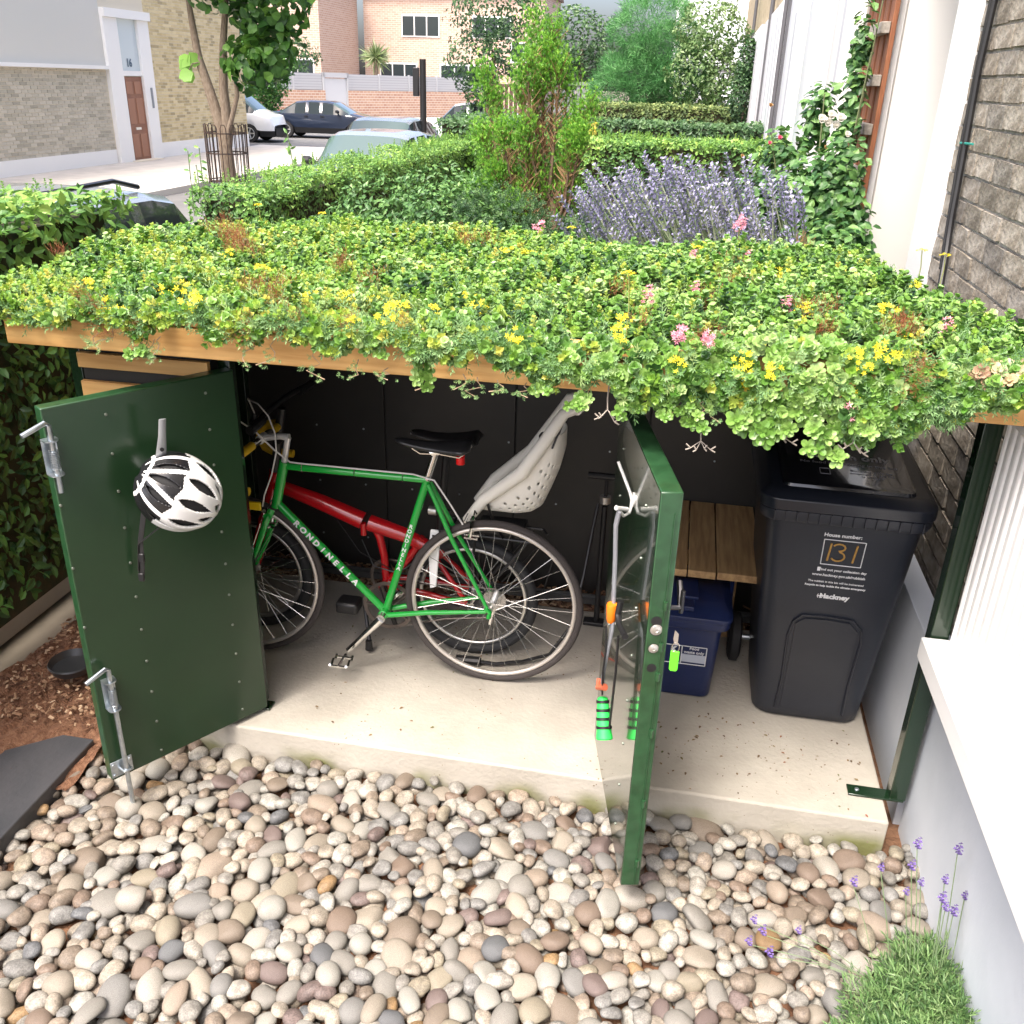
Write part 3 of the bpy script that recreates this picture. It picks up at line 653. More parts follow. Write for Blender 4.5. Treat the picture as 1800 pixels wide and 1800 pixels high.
for p, q in (((-.33, .42), (-.30, .42)), ((-.30, .42), (-.30, .46)), ((-.33, .46), (-.30, .46)), ((-.33, .42), (-.33, .46))): m.tube([(p[0], p[1], 1.0+.075*(p[1]-.36)), (q[0], q[1], 1.0+.075*(q[1]-.36))], .0015, 4)
m.build('lid_symbol', gp, lid)
# ---------------------------------------------------------------- food caddy
navy = mat('navy_plastic', (.012, .022, .085), rough=.38, c2=(.016, .028, .1), scale=5, bump=.04, bscale=90)
t = thing('food_caddy', 'navy blue food waste caddy under the wooden shelf beside the black bin', 'food waste caddy', (-.70, .68, 0))
m = MB(); m.loft([rrect(-.80, -.575, .55, .79, .0, .03), rrect(-.81, -.568, .535, .80, .012, .035), rrect(-.83, -.552, .52, .83, .33, .035)]); cb = m.build('body', navy, t, smooth=50)
m = MB(); m.loft([rrect(-.845, -.533, .495, .85, .325, .04), rrect(-.85, -.528, .49, .855, .335, .04), rrect(-.85, -.528, .49, .855, .36, .04)]); m.build('rim', navy, t, smooth=40, bevel=.003)
m = MB(); m.loft([rrect(-.855, -.523, .485, .86, .362, .04), rrect(-.855, -.523, .485, .86, .378, .04), rrect(-.84, -.538, .51, .85, .392, .035), rrect(-.82, -.558, .56, .83, .41, .03)]); l2 = m.build('lid', navy, t, smooth=40, bevel=.002)
m = MB(); m.bb((-.73, .56, .41), (-.65, .70, .424)); m.bb((-.715, .50, .395), (-.665, .56, .415)); m.build('lid_catch', navy, l2, bevel=.004)
m = MB(); m.tube([(-.85, .66, .35), (-.862, .80, .44), (-.85, .87, .455), (-.53, .87, .455), (-.518, .80, .44), (-.53, .66, .35)], .008, 8); m.build('handle', navy, t)
def cf(x, z): k = z/.33; return frame((x, .535-.015*k-.0015, z), (1, 0, 0), (0, -.045, 1))
m = MB()
def cl(a, b_, r=.002): m.tube([(a[0], .532-.015*a[1]/.33, a[1]), (b_[0], .532-.015*b_[1]/.33, b_[1])], r, 4)
for a, b_ in (((-.76, .235), (-.60, .235)), ((-.60, .235), (-.60, .155)), ((-.60, .155), (-.76, .155)), ((-.69, .235), (-.69, .155)), ((-.76, .155), (-.76, .235))): cl(a, b_)
m.build('label_frame', wp, cb)
m = MB(); m.bb((-.688, .524, .165), (-.602, .528, .198)); m.build('label_panel', mat('pale_panel', (.45, .48, .56), rough=.5), cb)
text("Food\nwaste only", .017, cf(-.645, .217), wp, cb, bold=.0003)
text("K", .03, cf(-.72, .215), wp, cb, bold=.002)
# ---------------------------------------------------------------- shelf
pine = mat('old_pine', (.50, .32, .15), rough=.75, c2=(.34, .20, .09), scale=7, bump=.3, bscale=14, stretch=(9, .7, 6))
t = thing('wooden_shelf', 'low bench of brown weathered planks above the blue caddy in the bin bay', 'shelf', (-.69, .9, 0))
for k, (a, b_) in enumerate(((-.93, -.827), (-.822, -.703), (-.698, -.598), (-.593, -.437))):
    m = MB(); m.bb((a, .615+random.uniform(-.006, .006), .475), (b_, 1.25, .505)); m.build('plank', pine, t, bevel=.003)
m = MB(); m.bb((-.92, 1.18, .43), (-.45, 1.22, .474)); m.bb((-.92, .80, .43), (-.45, .84, .474)); m.build('batten', pine, t)
for x in (-.92, -.50):
    for y in (1.02, 1.2): m = MB(); m.bb((x-.018, y-.018, .001), (x+.018, y+.018, .43)); m.build('leg', pine, t)

# ================================================================ bicycles
print('bikes')
gpaint = mat('bike_green', (.012, .36, .045), rough=.22, coat=.8)
silver_rim = mat('rim_silver', (.62, .58, .53), rough=.35, metal=.6)
tyre_m = mat('tyre', (.045, .038, .036), rough=.8, bump=.15, bscale=150)
spoke_m = mat('spoke', (.6, .6, .58), rough=.25, metal=.9)
def wheel(parent, c, R, tw, nsp, rimm, tyrem, Mx, tan=None):
    """wheel in the frame plane; c=(a,h); Mx maps (a, h, s) to local coords"""
    def ring(rad, w, seg=64, sec=8, hh=None):
        m = MB(); vs = []
        for i in range(seg):
            A = 2*pi*i/seg
            for k in range(sec):
                B = 2*pi*k/sec; rr = rad+w*cos(B); vs.append(Mx(c[0]+rr*cos(A), c[1]+rr*sin(A), (hh or w)*sin(B)))
        fs = [(i*sec+k, ((i+1) % seg)*sec+k, ((i+1) % seg)*sec+(k+1) % sec, i*sec+(k+1) % sec) for i in range(seg) for k in range(sec)]
        return m.add(vs, fs)
    rim = ring(R-tw*2-.006, .009, hh=.010).build('wheel', rimm, parent, smooth=60)
    ring(R-tw, tw).build('tyre', tyrem, rim, smooth=60)
    m = MB(); ax0, ax1 = Mx(c[0], c[1], -.05), Mx(c[0], c[1], .05)
    m.tube([Mx(c[0], c[1], s) for s in (-.055, -.036, -.034, -.03, .03, .034, .036, .055)], [.008, .008, .022, .013, .013, .022, .008, .008], 12); m.build('hub', alu, rim)
    for k in range(nsp):
        A = 2*pi*k/nsp; sd_ = 1 if k % 2 else -1; B = A+(.9 if (k//2) % 2 else -.9)
        m = MB(); m.tube([Mx(c[0]+.018*cos(B), c[1]+.018*sin(B), .034*sd_), Mx(c[0]+(R-tw*2-.012)*cos(A), c[1]+(R-tw*2-.012)*sin(A), .002*sd_)], .0011, 4, cap=False); m.build('spoke', spoke_m, rim, smooth=0)
    return rim
def pose(x0, y0, yaw, lean):
    O = Vector((x0, y0, 0)); fw = Vector((-cos(yaw), -sin(yaw), 0)); sd = Vector((-sin(yaw), cos(yaw), 0)); up = Vector((0, 0, cos(lean)))+sd*sin(lean); n = sd*cos(lean)-Vector((0, 0, 1))*sin(lean)
    return lambda a, h, s=0: O+fw*a+up*h+n*s
Gp = pose(-1.401, .478, .0107, .0232)
t = thing('road_bicycle', 'green steel road bicycle with drop bars and yellow tape, in front in the shed', 'bicycle', (-1.9, .48, 0))
wheel(t, (0, .34), .34, .0135, 32, silver_rim, tyre_m, Gp); wheel(t, (.999, .34), .34, .0135, 32, silver_rim, tyre_m, Gp)
bbp, sc_, ht, hb = (.420, .252), (.252, .812), (.795, .812), (.832, .665)
m = MB()
m.tube([Gp(*bbp), Gp(*sc_)], .0145, 14); m.tube([Gp(*sc_), Gp(*ht)], .0135, 14); m.tube([Gp(*bbp), Gp(*hb)], .0152, 14); m.tube([Gp(.79, .83), Gp(.836, .645)], .0185, 14)
m.tube([Gp(bbp[0], bbp[1], -.036), Gp(bbp[0], bbp[1], .036)], .020, 14)
for s in (-1, 1):
    m.tube([Gp(.40, .252, s*.028), Gp(.25, .29, s*.042), Gp(.015, .335, s*.062)], [.011, .010, .007], 10)
    m.tube([Gp(.245, .80, s*.014), Gp(.15, .6, s*.034), Gp(.01, .35, s*.062)], [.009, .009, .007], 10)
    m.prism([(0, 0), (1, 0), (1, 1)], 'x', 0, 0) if 0 else None
    m.tube([Gp(.02, .35, s*.062), Gp(0, .335, s*.062), Gp(.005, .31, s*.062)], .009, 8)
frame_o = m.build('frame', gpaint, t, smooth=50)
m = MB()
for s in (-1, 1): m.tube([Gp(.845, .64, s*.02), Gp(.86, .60, s*.045), Gp(.905, .48, s*.05), Gp(.96, .37, s*.052), Gp(.999, .34, s*.052)], [.014, .013, .011, .008, .008], 10)
m.tube([Gp(.855, .62, -.045), Gp(.855, .62, .045)], .015, 10); m.build('fork', gpaint, t)
# seat post, saddle
m = MB(); m.tube([Gp(*sc_), Gp(.218, .925)], .0135, 12); m.tube([Gp(.20, .93, -.02), Gp(.235, .925, -.02)], .008, 8); m.tube([Gp(.222, .925, -.025), Gp(.222, .925, .025)], .012, 10)
for s in (-.022, .022): m.tube([Gp(.30, .935, s), Gp(.27, .918, s), Gp(.2, .922, s), Gp(.13, .915, s), Gp(.095, .945, s)], .0035, 6)
m.build('seat_post', chrome, t)
def saddle(Mx, a0, h0, L_, w, parent, m_, tilt=0):
    m = MB(); rings = []
    for i in range(13):
        u = i/12; a = a0-u*L_; ww = w*(.16+.12*u) if u < .45 else w*(.214+(.5-.214)*((u-.45)/.55)**1.3*1.0); th = .028+.018*u; hz = h0-.012*sin(pi*u)+.012*u*u
        if i in (0, 12): ww *= .5; th *= .5
        rings.append([Mx(a, hz+(.0 if abs(cos(q)) > .9 else 0)+th*.5*sin(q)*(1 if sin(q) < 0 else .8)-.01*abs(cos(q))*u*2, ww*cos(q)) for q in np.linspace(0, 2*pi, 17)[:-1]])
    m.loft(rings); return m.build('saddle', m_, parent, smooth=70)
saddle(Gp, .365, .955, .275, .15, t, mat('saddle_black', (.018, .018, .019), rough=.35, coat=.2))
m = MB(); m.lathe([(.0, -.0), (.016, 0), (.016, .035), (.013, .04), (0, .04)], Gp(.13, .885, 0), 'z', 14); m.build('rear_light', mat('red_lens', (.7, .01, .01), rough=.25), t)
# stem, bars
m = MB(); m.tube([Gp(.79, .83), Gp(.772, .915), Gp(.768, .925)], .0115, 10); m.tube([Gp(.765, .925), Gp(.80, .926), Gp(.865, .915)], [.014, .011, .0135], 10); m.tube([Gp(.87, .912, -.022), Gp(.87, .912, .022)], .017, 12); m.build('stem', mat('polished', (.8, .8, .78), rough=.35, metal=.4), t)
yel = mat('yellow_tape', (.72, .47, .02), rough=.55, c2=(.62, .38, .01), scale=30, bump=.2, bscale=60)
for s in (-1, 1):
    m = MB(); m.tube([Gp(.87, .912, s*.02), Gp(.87, .912, s*.09)], .0125, 10, mi=1)
    m.tube([Gp(.87, .912, s*.085), Gp(.87, .912, s*.16), Gp(.885, .91, s*.19), Gp(.93, .90, s*.2), Gp(.965, .875, s*.2), Gp(.975, .84, s*.2), Gp(.955, .80, s*.2), Gp(.92, .785, s*.2), Gp(.84, .785, s*.2)], .0155, 12, mi=0)
    h_ = m.build('handlebar', [yel, chrome], t, smooth=60)
    m = MB(); m.tube([Gp(.955, .885, s*.2), Gp(.99, .92, s*.2), Gp(.985, .94, s*.2)], [.015, .015, .011], 10); m.tube([Gp(.99, .92, s*.2), Gp(1.01, .86, s*.2), Gp(.985, .80, s*.2)], [.008, .006, .006], 6); m.build('brake_lever', black, h_)
wcab = mat('white_cable', (.7, .69, .66), rough=.4); 
m = MB(); m.tube([Gp(.985, .93, -.2), Gp(.97, 1.0, -.14), Gp(.93, 1.01, -.08), Gp(.87, .955, -.05), Gp(.81, .885, -.035), Gp(.76, .838, -.02), Gp(.73, .833, -.012), Gp(.5, .832, -.01), Gp(.3, .832, -.01), Gp(.22, .82, -.02), Gp(.16, .74, -.03), Gp(.115, .66, -.02)], .0032, 6)
m.tube([Gp(.985, .93, .2), Gp(.97, 1.02, .12), Gp(.92, 1.045, .03), Gp(.87, 1.045, -.01), Gp(.825, 1.01, -.03), Gp(.80, .95, -.04), Gp(.80, .88, -.04), Gp(.825, .79, -.04), Gp(.865, .70, -.03), Gp(.88, .65, -.02)], .0028, 6); m.build('brake_cable', wcab, t)
for a in (.72, .52, .34):
    m = MB(); m.tube([Gp(a+.0165*0, .812+.016*sin(q), .016*cos(q)) for q in np.linspace(0, 2*pi, 12)[:-1]], .0015, 5, closed=True); m.build('cable_clip', chrome, t)
m = MB(); m.box(Gp(.905, .668, -.06), (.075, .012, .032)); m.build('yellow_reflector', mat('reflector_yellow', (.85, .6, .02), rough=.3), t, bevel=.003)
# cranks, pedals, chainring
m = MB(); c0 = Gp(bbp[0], bbp[1], -.05); m.tube([Gp(bbp[0], bbp[1], -.065), Gp(bbp[0], bbp[1], .065)], .017, 14)
m.tube([Gp(.42, .25, -.062), Gp(.50, .16, -.075), Gp(.548, .105, -.078)], [.016, .011, .012], 10)
m.tube([Gp(.42, .25, .062), Gp(.34, .35, .075), Gp(.31, .385, .078)], [.016, .011, .012], 10); crank = m.build('crank', chrome, t)
def ringm(Mx, c, R, s, w, teeth=0, seg=60):
    m = MB(); vs = []
    for i in range(seg):
        A = 2*pi*i/seg; ro = R*(1+(.02 if teeth and i % 2 else 0))
        for (rr, ss) in ((ro, s-w), (ro, s+w), (R*.86, s+w), (R*.86, s-w)): vs.append(Mx(c[0]+rr*cos(A), c[1]+rr*sin(A), ss))
    m.add(vs, [(i*4+k, ((i+1) % seg)*4+k, ((i+1) % seg)*4+(k+1) % 4, i*4+(k+1) % 4) for i in range(seg) for k in range(4)]); return m
r_m = mat('chainring', (.12, .1, .09), rough=.4, metal=.7)
m = ringm(Gp, bbp, .102, .045, .0015, 1)
for k in range(5): A = 2*pi*k/5; m.tube([Gp(bbp[0]+.02*cos(A), bbp[1]+.02*sin(A), .045), Gp(bbp[0]+.092*cos(A), bbp[1]+.092*sin(A), .045)], .006, 6)
m.build('chainring', r_m, t)
def pedal(Mx, a, h, s, m_):
    m = MB(); m.tube([Mx(a, h, s), Mx(a, h, s+(.09 if s > 0 else -.09))], .006, 8); q = 1 if s > 0 else -1
    for da in (-.032, .032):
        m.tube([Mx(a+da, h+.006, s+q*.012), Mx(a+da, h-.006, s+q*.03), Mx(a+da, h+.008, s+q*.05), Mx(a+da, h-.006, s+q*.07), Mx(a+da, h+.006, s+q*.09)], .005, 6)
    for ss in (.02, .085): m.tube([Mx(a-.034, h, s+q*ss), Mx(a+.034, h, s+q*ss)], .006, 6)
    return m.build('pedal', m_, t)
pedal(Gp, .558, .085, -.08, chrome); pedal(Gp, .31, .39, .08, chrome)
m = MB(); m.tube([Gp(.42, .355, .045), Gp(.2, .37, .045), Gp(.0, .375, .045)], .003, 4); m.tube([Gp(.42, .15, .045), Gp(.2, .22, .045), Gp(.02, .25, .045)], .003, 4); m.build('chain', r_m, t)
m = MB()
for k in range(5): m.tube([Gp(0, .34, .026+.005*k), Gp(0, .34, .028+.005*k)], .045-.005*k, 24)
m.tube([Gp(-.005, .33, .05), Gp(.01, .27, .05), Gp(.02, .22, .05)], .009, 6); m.build('sprockets', chrome, t)
for (a, h) in ((.105, .655), (.885, .615)):
    m = MB(); m.tube([Gp(a, h+.02, -.03), Gp(a, h+.025, .03)], .005, 6)
    for s in (-1, 1): m.tube([Gp(a-.02, h+.025, s*.008), Gp(a-.025, h, s*.036), Gp(a-.018, h-.035, s*.03), Gp(a-.02, h-.05, s*.018)], .006, 6); m.tube([Gp(a-.045, h-.05, s*.014), Gp(a+.005, h-.048, s*.014)], .006, 6)
    m.tube([Gp(a-.03, h+.03, -.03), Gp(a-.03, h+.055, 0), Gp(a-.03, h+.03, .03)], .003, 5); m.build('brake_caliper', chrome, t)
# lettering RONDINELLA on down tube and seat tube (letter by letter, wrapped on the near side)
def tube_letters(body_, p, q, r, size, upside=1):
    P_, Q_ = Gp(*p), Gp(*q); dr = (Q_-P_).normalized(); n = (Gp(0, 0, -1)-Gp(0, 0, 0)).normalized(); upv = n.cross(dr)*upside; L_ = (Q_-P_).length
    for k, ch in enumerate(body_):
        c = P_+dr*(L_*(k+.5)/len(body_))
        yield ch, c, dr, n, upv
for ch, c, dr, n, upv in tube_letters("RONDINELLA", (.765, .602), (.52, .359), .0152, .024):
    text(ch, .033, frame(c+n*.0158, dr, n.cross(dr)), white_print, frame_o, bold=.0014)
for ch, c, dr, n, upv in tube_letters("RONDINELLA", (.307, .636), (.363, .44), .0145, .02):
    text(ch, .021, frame(c+n*.0150, n.cross(dr), dr*-1), white_print, frame_o, bold=.0007)
# ---------------------------------------------------------------- folding bicycle
Rp = pose(-1.515, .65, 0, -.01)
rpaint = mat('bike_red', (.42, .006, .010), rough=.25, coat=.8)
t = thing('folding_bicycle', 'red folding bicycle with small wheels standing behind the green bicycle', 'bicycle', (-1.9, .65, 0))
btyre = mat('black_tyre', (.02, .021, .023), rough=.7, bump=.2, bscale=120)
wheel(t, (0, .262), .262, .022, 24, alu, btyre, Rp); wheel(t, (.93, .262), .262, .022, 24, alu, btyre, Rp)
m = MB()
m.tube([Rp(.80, .665), Rp(.62, .61), Rp(.44, .545)], [.024, .032, .036], 14); m.tube([Rp(.415, .54), Rp(.28, .505), Rp(.15, .45)], [.034, .03, .027], 14)
m.tube([Rp(.43, .55, -.03), Rp(.43, .50, -.03)], .012, 8)
m.tube([Rp(.40, .53), Rp(.375, .48), Rp(.36, .40), Rp(.355, .29)], .0155, 12); m.tube([Rp(.20, .50), Rp(.26, .40), Rp(.345, .29)], .0155, 12)
m.tube([Rp(.352, .28, -.04), Rp(.352, .28, .04)], .024, 12); m.tube([Rp(.13, .47), Rp(.145, .43)], .026, 12)
for s in (-1, 1):
    m.tube([Rp(.33, .29, s*.035), Rp(.2, .285, s*.05), Rp(.01, .262, s*.062)], [.013, .012, .010], 10); m.tube([Rp(.16, .45, s*.02), Rp(.08, .36, s*.05), Rp(.01, .27, s*.062)], .010, 10)
m.build('frame', rpaint, t, smooth=50)
m = MB(); m.tube([Rp(.79, .72), Rp(.825, .58)], .022, 12)
for s in (-1, 1): m.tube([Rp(.828, .565, s*.02), Rp(.84, .53, s*.055), Rp(.88, .4, s*.057), Rp(.93, .262, s*.057)], .012, 10)
m.build('fork', rpaint, t)
m = MB(); m.tube([Rp(.79, .72), Rp(.74, .98)], .017, 10); m.tube([Rp(.76, .86, -.02), Rp(.76, .86, .02)], .02, 10); m.tube([Rp(.74, .99, -.27), Rp(.75, 1.0, -.1), Rp(.75, 1.0, .1), Rp(.74, .99, .27)], .012, 8)
for s in (-1, 1): m.tube([Rp(.74, .99, s*.17), Rp(.735, .99, s*.28)], .017, 8)
m.build('handlebar_post', black, t)
m = MB(); m.tube([Rp(.142, .43), Rp(.10, .9)], .015, 10); m.build('seat_post', black, t)
saddle(Rp, .235, .935, .26, .19, t, mat('saddle_dark', (.012, .011, .011), rough=.5))
m = MB(); m.tube([Rp(.352, .28, -.055), Rp(.352, .28, .055)], .016, 10); m.tube([Rp(.352, .28, -.062), Rp(.30, .13, -.07)], .010, 8); m.tube([Rp(.352, .28, .062), Rp(.40, .42, .07)], .010, 8); m.build('crank', black, t)
ringm(Rp, (.352, .28), .085, .045, .002, 1).build('chainring', r_m, t)
m = MB(); m.box(Rp(.475, .225, -.11), (.09, .08, .05)); m.build('pedal', black, t, bevel=.012)
m = MB(); m.tube([Rp(.352, .362, .045), Rp(0, .31, .045)], .004, 4); m.tube([Rp(.352, .2, .045), Rp(0, .22, .045)], .004, 4); m.build('chain', r_m, t)
m = MB(); m.tube([Rp(.44, .18, -.03), Rp(.40, .03, -.1)], .008, 8); m.lathe([(.016, 0), (.013, .04), (0, .04)], Rp(.405, .02, -.1), 'z', 10); m.build('kickstand', black, t)
# rack with child seat
m = MB()
for s in (-.06, .06):
    m.tube([Rp(.12, .57, s), Rp(-.26, .56, s), Rp(-.28, .555, s*.5)], .006, 8); m.tube([Rp(-.02, .56, s), Rp(0, .27, s*1.1)], .006, 8); m.tube([Rp(-.22, .56, s), Rp(-.02, .27, s*1.1)], .006, 8)
for a in (.08, -.05, -.18): m.tube([Rp(a, .572, -.06), Rp(a, .572, .06)], .006, 8)
m.build('rear_rack', black, t)
grey = mat('child_seat_grey', (.82, .79, .70), rough=.55, bump=.05, bscale=80)
m = MB(); rings = []
# shell: spine (a,h) with half width and depth
side = [(.005, .64, .02, .09), (-.06, .735, .035, .10), (-.20, .862, .04, .115), (-.27, .975, .03, .11), (-.335, 1.085, .022, .09), (-.375, 1.10, .02, .075)]
for sgn in (-1, 1):
    m.tube([Rp(a, h, sgn*w) for a, h, _, w in side], [.018, .022, .025, .023, .020, .017], 12)
m.tube([Rp(-.375, 1.10, -.075), Rp(-.395, 1.10, 0), Rp(-.375, 1.10, .075)], .022, 12)
cs = m.build('child_seat', grey, t, smooth=60)
# bucket shell with round holes: grid with real holes, then solidified
def seat_shell():
    nu, nv = 42, 40; prof = [(-.335, 1.0, .08), (-.335, .93, .095), (-.318, .85, .10), (-.29, .77, .10), (-.262, .70, .10), (-.225, .672, .095), (-.17, .662, .09), (-.10, .668, .085), (-.03, .672, .07)]
    spine_f = [(-.285, 1.0), (-.27, .965), (-.245, .925), (-.205, .875), (-.165, .835), (-.13, .80), (-.095, .765), (-.06, .725), (-.02, .69)]
    V, F = [], []
    for i in range(nu+1):
        q = i/nu*8; k = min(int(q), 7); w_ = q-k
        b0 = [prof[k][j]*(1-w_)+prof[k+1][j]*w_ for j in range(3)]; f0 = [spine_f[k][j]*(1-w_)+spine_f[k+1][j]*w_ for j in range(2)]
        for j in range(nv+1):
            A = pi*j/nv; s_ = cos(A)*b0[2]; d_ = sin(A)**.6
            V.append(Rp(f0[0]+(b0[0]-f0[0])*d_, f0[1]+(b0[1]-f0[1])*d_, -s_))
    for i in range(nu):
        for j in range(nv):
            if 6 < i < 38 and i % 3 == 0 and (j+(i//3 % 2)) % 3 == 0 and 2 < j < 38: continue
            F.append((i*(nv+1)+j, i*(nv+1)+j+1, (i+1)*(nv+1)+j+1, (i+1)*(nv+1)+j))
    return V, F
V, F = seat_shell(); MB().add(V, F).build('bucket', grey, cs, smooth=60, solid=.006, sub=1)
m = MB(); m.tube([Rp(-.33, 1.05, -.05), Rp(-.30, .95, -.07)], .03, 6, flat=.2); m.tube([Rp(-.25, .98, -.03), Rp(-.31, .86, -.03)], .03, 6, flat=.3); m.build('harness_strap', black, cs)
m = MB(); m.tube([Rp(-.075, .72, -.1), Rp(-.095, .66, -.105), Rp(-.13, .58, -.08)], .012, 8, flat=.35); m.build('buckle_strap', black, cs)
m = MB(); m.bb(tuple(Rp(-.02, .60, -.06)), tuple(Rp(-.2, .575, .06))); m.build('seat_mount', black, cs, bevel=.006)
# white footrest bracket with slots
m = MB()
m.prism([(Rp(.135, 0)[0], .60), (Rp(.105, 0)[0], .60), (Rp(.10, 0)[0], .55), (Rp(.115, 0)[0], .36), (Rp(.14, 0)[0], .35), (Rp(.145, 0)[0], .52)], 'y', .52, .53); fr = m.build('footrest_bracket', white_paint, cs, bevel=.003)
m = MB()
for h in (.575, .55, .525): m.box((Rp(.122, 0)[0], .5185, h), (.012, .003, .012))
m.build('bracket_slots', black, cs)
m = MB(); m.tube([Rp(.16, .645, -.05), Rp(.13, .645, -.05)], .017, 12); m.tube([Rp(.13, .645, -.05), Rp(.08, .64, -.04)], .012, 8, mi=1); m.build('lamp', [alu, black], cs)
# dark wheel guard behind (black cover panel)
m = MB(); m.tube([Rp(-.10, .30, .075), Rp(-.26, .5, .075), Rp(-.30, .42, .075), Rp(-.27, .28, .075), Rp(-.12, .25, .075), Rp(.0, .26, .075)], .003, 6); m.tube([Rp(.45, .46, .0), Rp(.40, .36, -.02), Rp(.30, .34, -.02), Rp(.2, .42, -.01)], .0028, 6); m.tube([Rp(.55, .56, -.02), Rp(.45, .42, -.03), Rp(.3, .35, -.03)], .002, 6); m.build('gear_cable', black, t)
# cable lock lying on the floor
t = thing('cable_lock', 'black coiled cable lock lying on the concrete behind the rear wheels', 'cable lock', (-1.4, .62, 0))
m = MB(); m.tube([(-1.50, .56, .02), (-1.40, .56, .02), (-1.30, .60, .02), (-1.2, .66, .03), (-1.13, .74, .12), (-1.10, .85, .3), (-1.08, .93, .5), (-1.07, .95, .58)], .007, 8); m.build('cable', black, t)
m = MB(); m.tube([(-1.56, .555, .022), (-1.46, .56, .022)], .018, 10); m.build('lock_head', black, t, bevel=.003)
m = MB(); m.tube([(-1.22, .60, .02), (-1.15, .63, .05), (-1.12, .68, .10)], .004, 6); m.build('red_sleeve', mat('red_tape', (.7, .06, .03), rough=.4), t)
# track pump
t = thing('track_pump', 'black upright bicycle pump with grey collar at the back behind the middle door', 'bicycle pump', (-1.045, .98, 0))
m = MB(); m.tube([(-1.045, .98, .02), (-1.045, .98, .56)], .012, 12); m.build('barrel', black, t)
m = MB(); m.tube([(-1.045, .98, .575), (-1.045, .98, .605)], .022, 14); m.build('collar', alu, t)
m = MB(); m.tube([(-1.045, .98, .60), (-1.045, .98, .68)], .007, 8); m.tube([(-1.12, .98, .69), (-.97, .98, .69)], .014, 10); m.build('handle', black, t)
m = MB(); m.bb((-1.10, .955, .002), (-.99, 1.005, .02)); m.build('foot', black, t, bevel=.004)
# ---------------------------------------------------------------- helmet
print('helmet')
HC = D1(.272, .105, .99)
t = thing('bicycle_helmet', 'white and black vented bicycle helmet hanging from a grey hook on the left door', 'helmet', tuple(HC))
hx = (d1*-.75+Vector((0, 0, -.62))+n1*.22).normalized()   # towards white crown
hz = (n1*.95+Vector((0, 0, .25))).normalized(); hz = (hz-hx*hz.dot(hx)).normalized(); hy = hz.cross(hx)
def HP(v): return HC+hx*v[0]+hy*v[1]+hz*v[2]
def ell(th, ph, k=1):   # th along length, ph around; long axis x, top z
    a, b_, c_ = .122*k, .106*k, .096*k
    x = -cos(th); y = sin(th)*cos(ph); z = sin(th)*sin(ph); return (x*a, y*b_, z*c_)
NT, NP = 130, 160; V, F, MI = [], [], []
vents = []
for (u, v, lu, lv, ang) in ((.86, .50, .09, .045, 0), (.80, .33, .13, .034, .10), (.80, .67, .13, .034, -.10), (.60, .42, .17, .030, .05), (.60, .58, .17, .030, -.05), (.62, .24, .16, .028, .08), (.62, .76, .16, .028, -.08), (.26, .5, .15, .030, 0), (.28, .34, .14, .028, -.05), (.28, .66, .14, .028, .05), (.45, .13, .15, .022, 0), (.45, .87, .15, .022, 0)): vents.append((u, v, lu, lv, ang))
for i in range(NT+1):
    for j in range(NP+1):
        th = .12+(pi-.24)*i/NT; ph = -.12+(pi+.24)*j/NP; u, v = i/NT, j/NP
        rid = 1+.02*cos(v*pi*10)*sin(pi*u)
        V.append(HP(ell(th, ph, 1.045*rid)))
for i in range(NT):
    for j in range(NP):
        u, v = (i+.5)/NT, (j+.5)/NP; hole = False
        for (a, b_, lu, lv, ang) in vents:
            du, dv = u-a, v-b_; x = du*cos(ang)+dv*sin(ang); y = -du*sin(ang)+dv*cos(ang)
            if abs(x) < lu and abs(y) < lv*(1-(x/lu)**2)*(1.25-.5*x/lu): hole = True
        if hole: continue
        F.append((i*(NP+1)+j, i*(NP+1)+j+1, (i+1)*(NP+1)+j+1, (i+1)*(NP+1)+j))
        w = u > .40+.05*abs(((v*6) % 1)-.5); st = (abs(v-.42+.25*(u-.2)) < .020 or abs(v-.58-.25*(u-.2)) < .020 or abs(v-.22) < .018 or abs(v-.78) < .018 or abs(u-.10-.10*abs(v-.5)) < .018) and .05 < u < .42
        MI.append(0 if (w or st) else 1)
m = MB(); m.add(V, F); m.m = MI
hw, hb_ = mat('helmet_white', (.78, .79, .78), rough=.22, coat=.3), mat('helmet_black', (.012, .012, .014), rough=.25, coat=.3)
sh = m.build('shell', [hw, hb_], t, smooth=60, solid=.007)
m = MB(); V = []; 
for i in range(25):
    for j in range(25): V.append(HP(ell(.12+(pi-.24)*i/24, -.1+(pi+.2)*j/24, .93)))
m.add(V, [(i*25+j, i*25+j+1, (i+1)*25+j+1, (i+1)*25+j) for i in range(24) for j in range(24)]); m.build('foam_liner', mat('helmet_liner', (.01, .01, .011), rough=.8), t, smooth=60, solid=.01)
m = MB(); m.tube([HP((-.06, -.07, -.01)), HP((-.08, -.02, -.03)), D1(.38, .04, .84), D1(.385, .04, .77), D1(.39, .035, .72)], .009, 6, flat=.3); m.tube([HP((.02, -.08, -.02)), D1(.385, .035, .83), D1(.395, .03, .74)], .008, 6, flat=.3); m.build('chin_strap', black, t)
m = MB(); m.box(D1(.385, .04, .785), (.02, .01, .03)); m.box(D1(.392, .035, .72), (.018, .01, .028)); m.build('strap_buckle', black, t, bevel=.003)
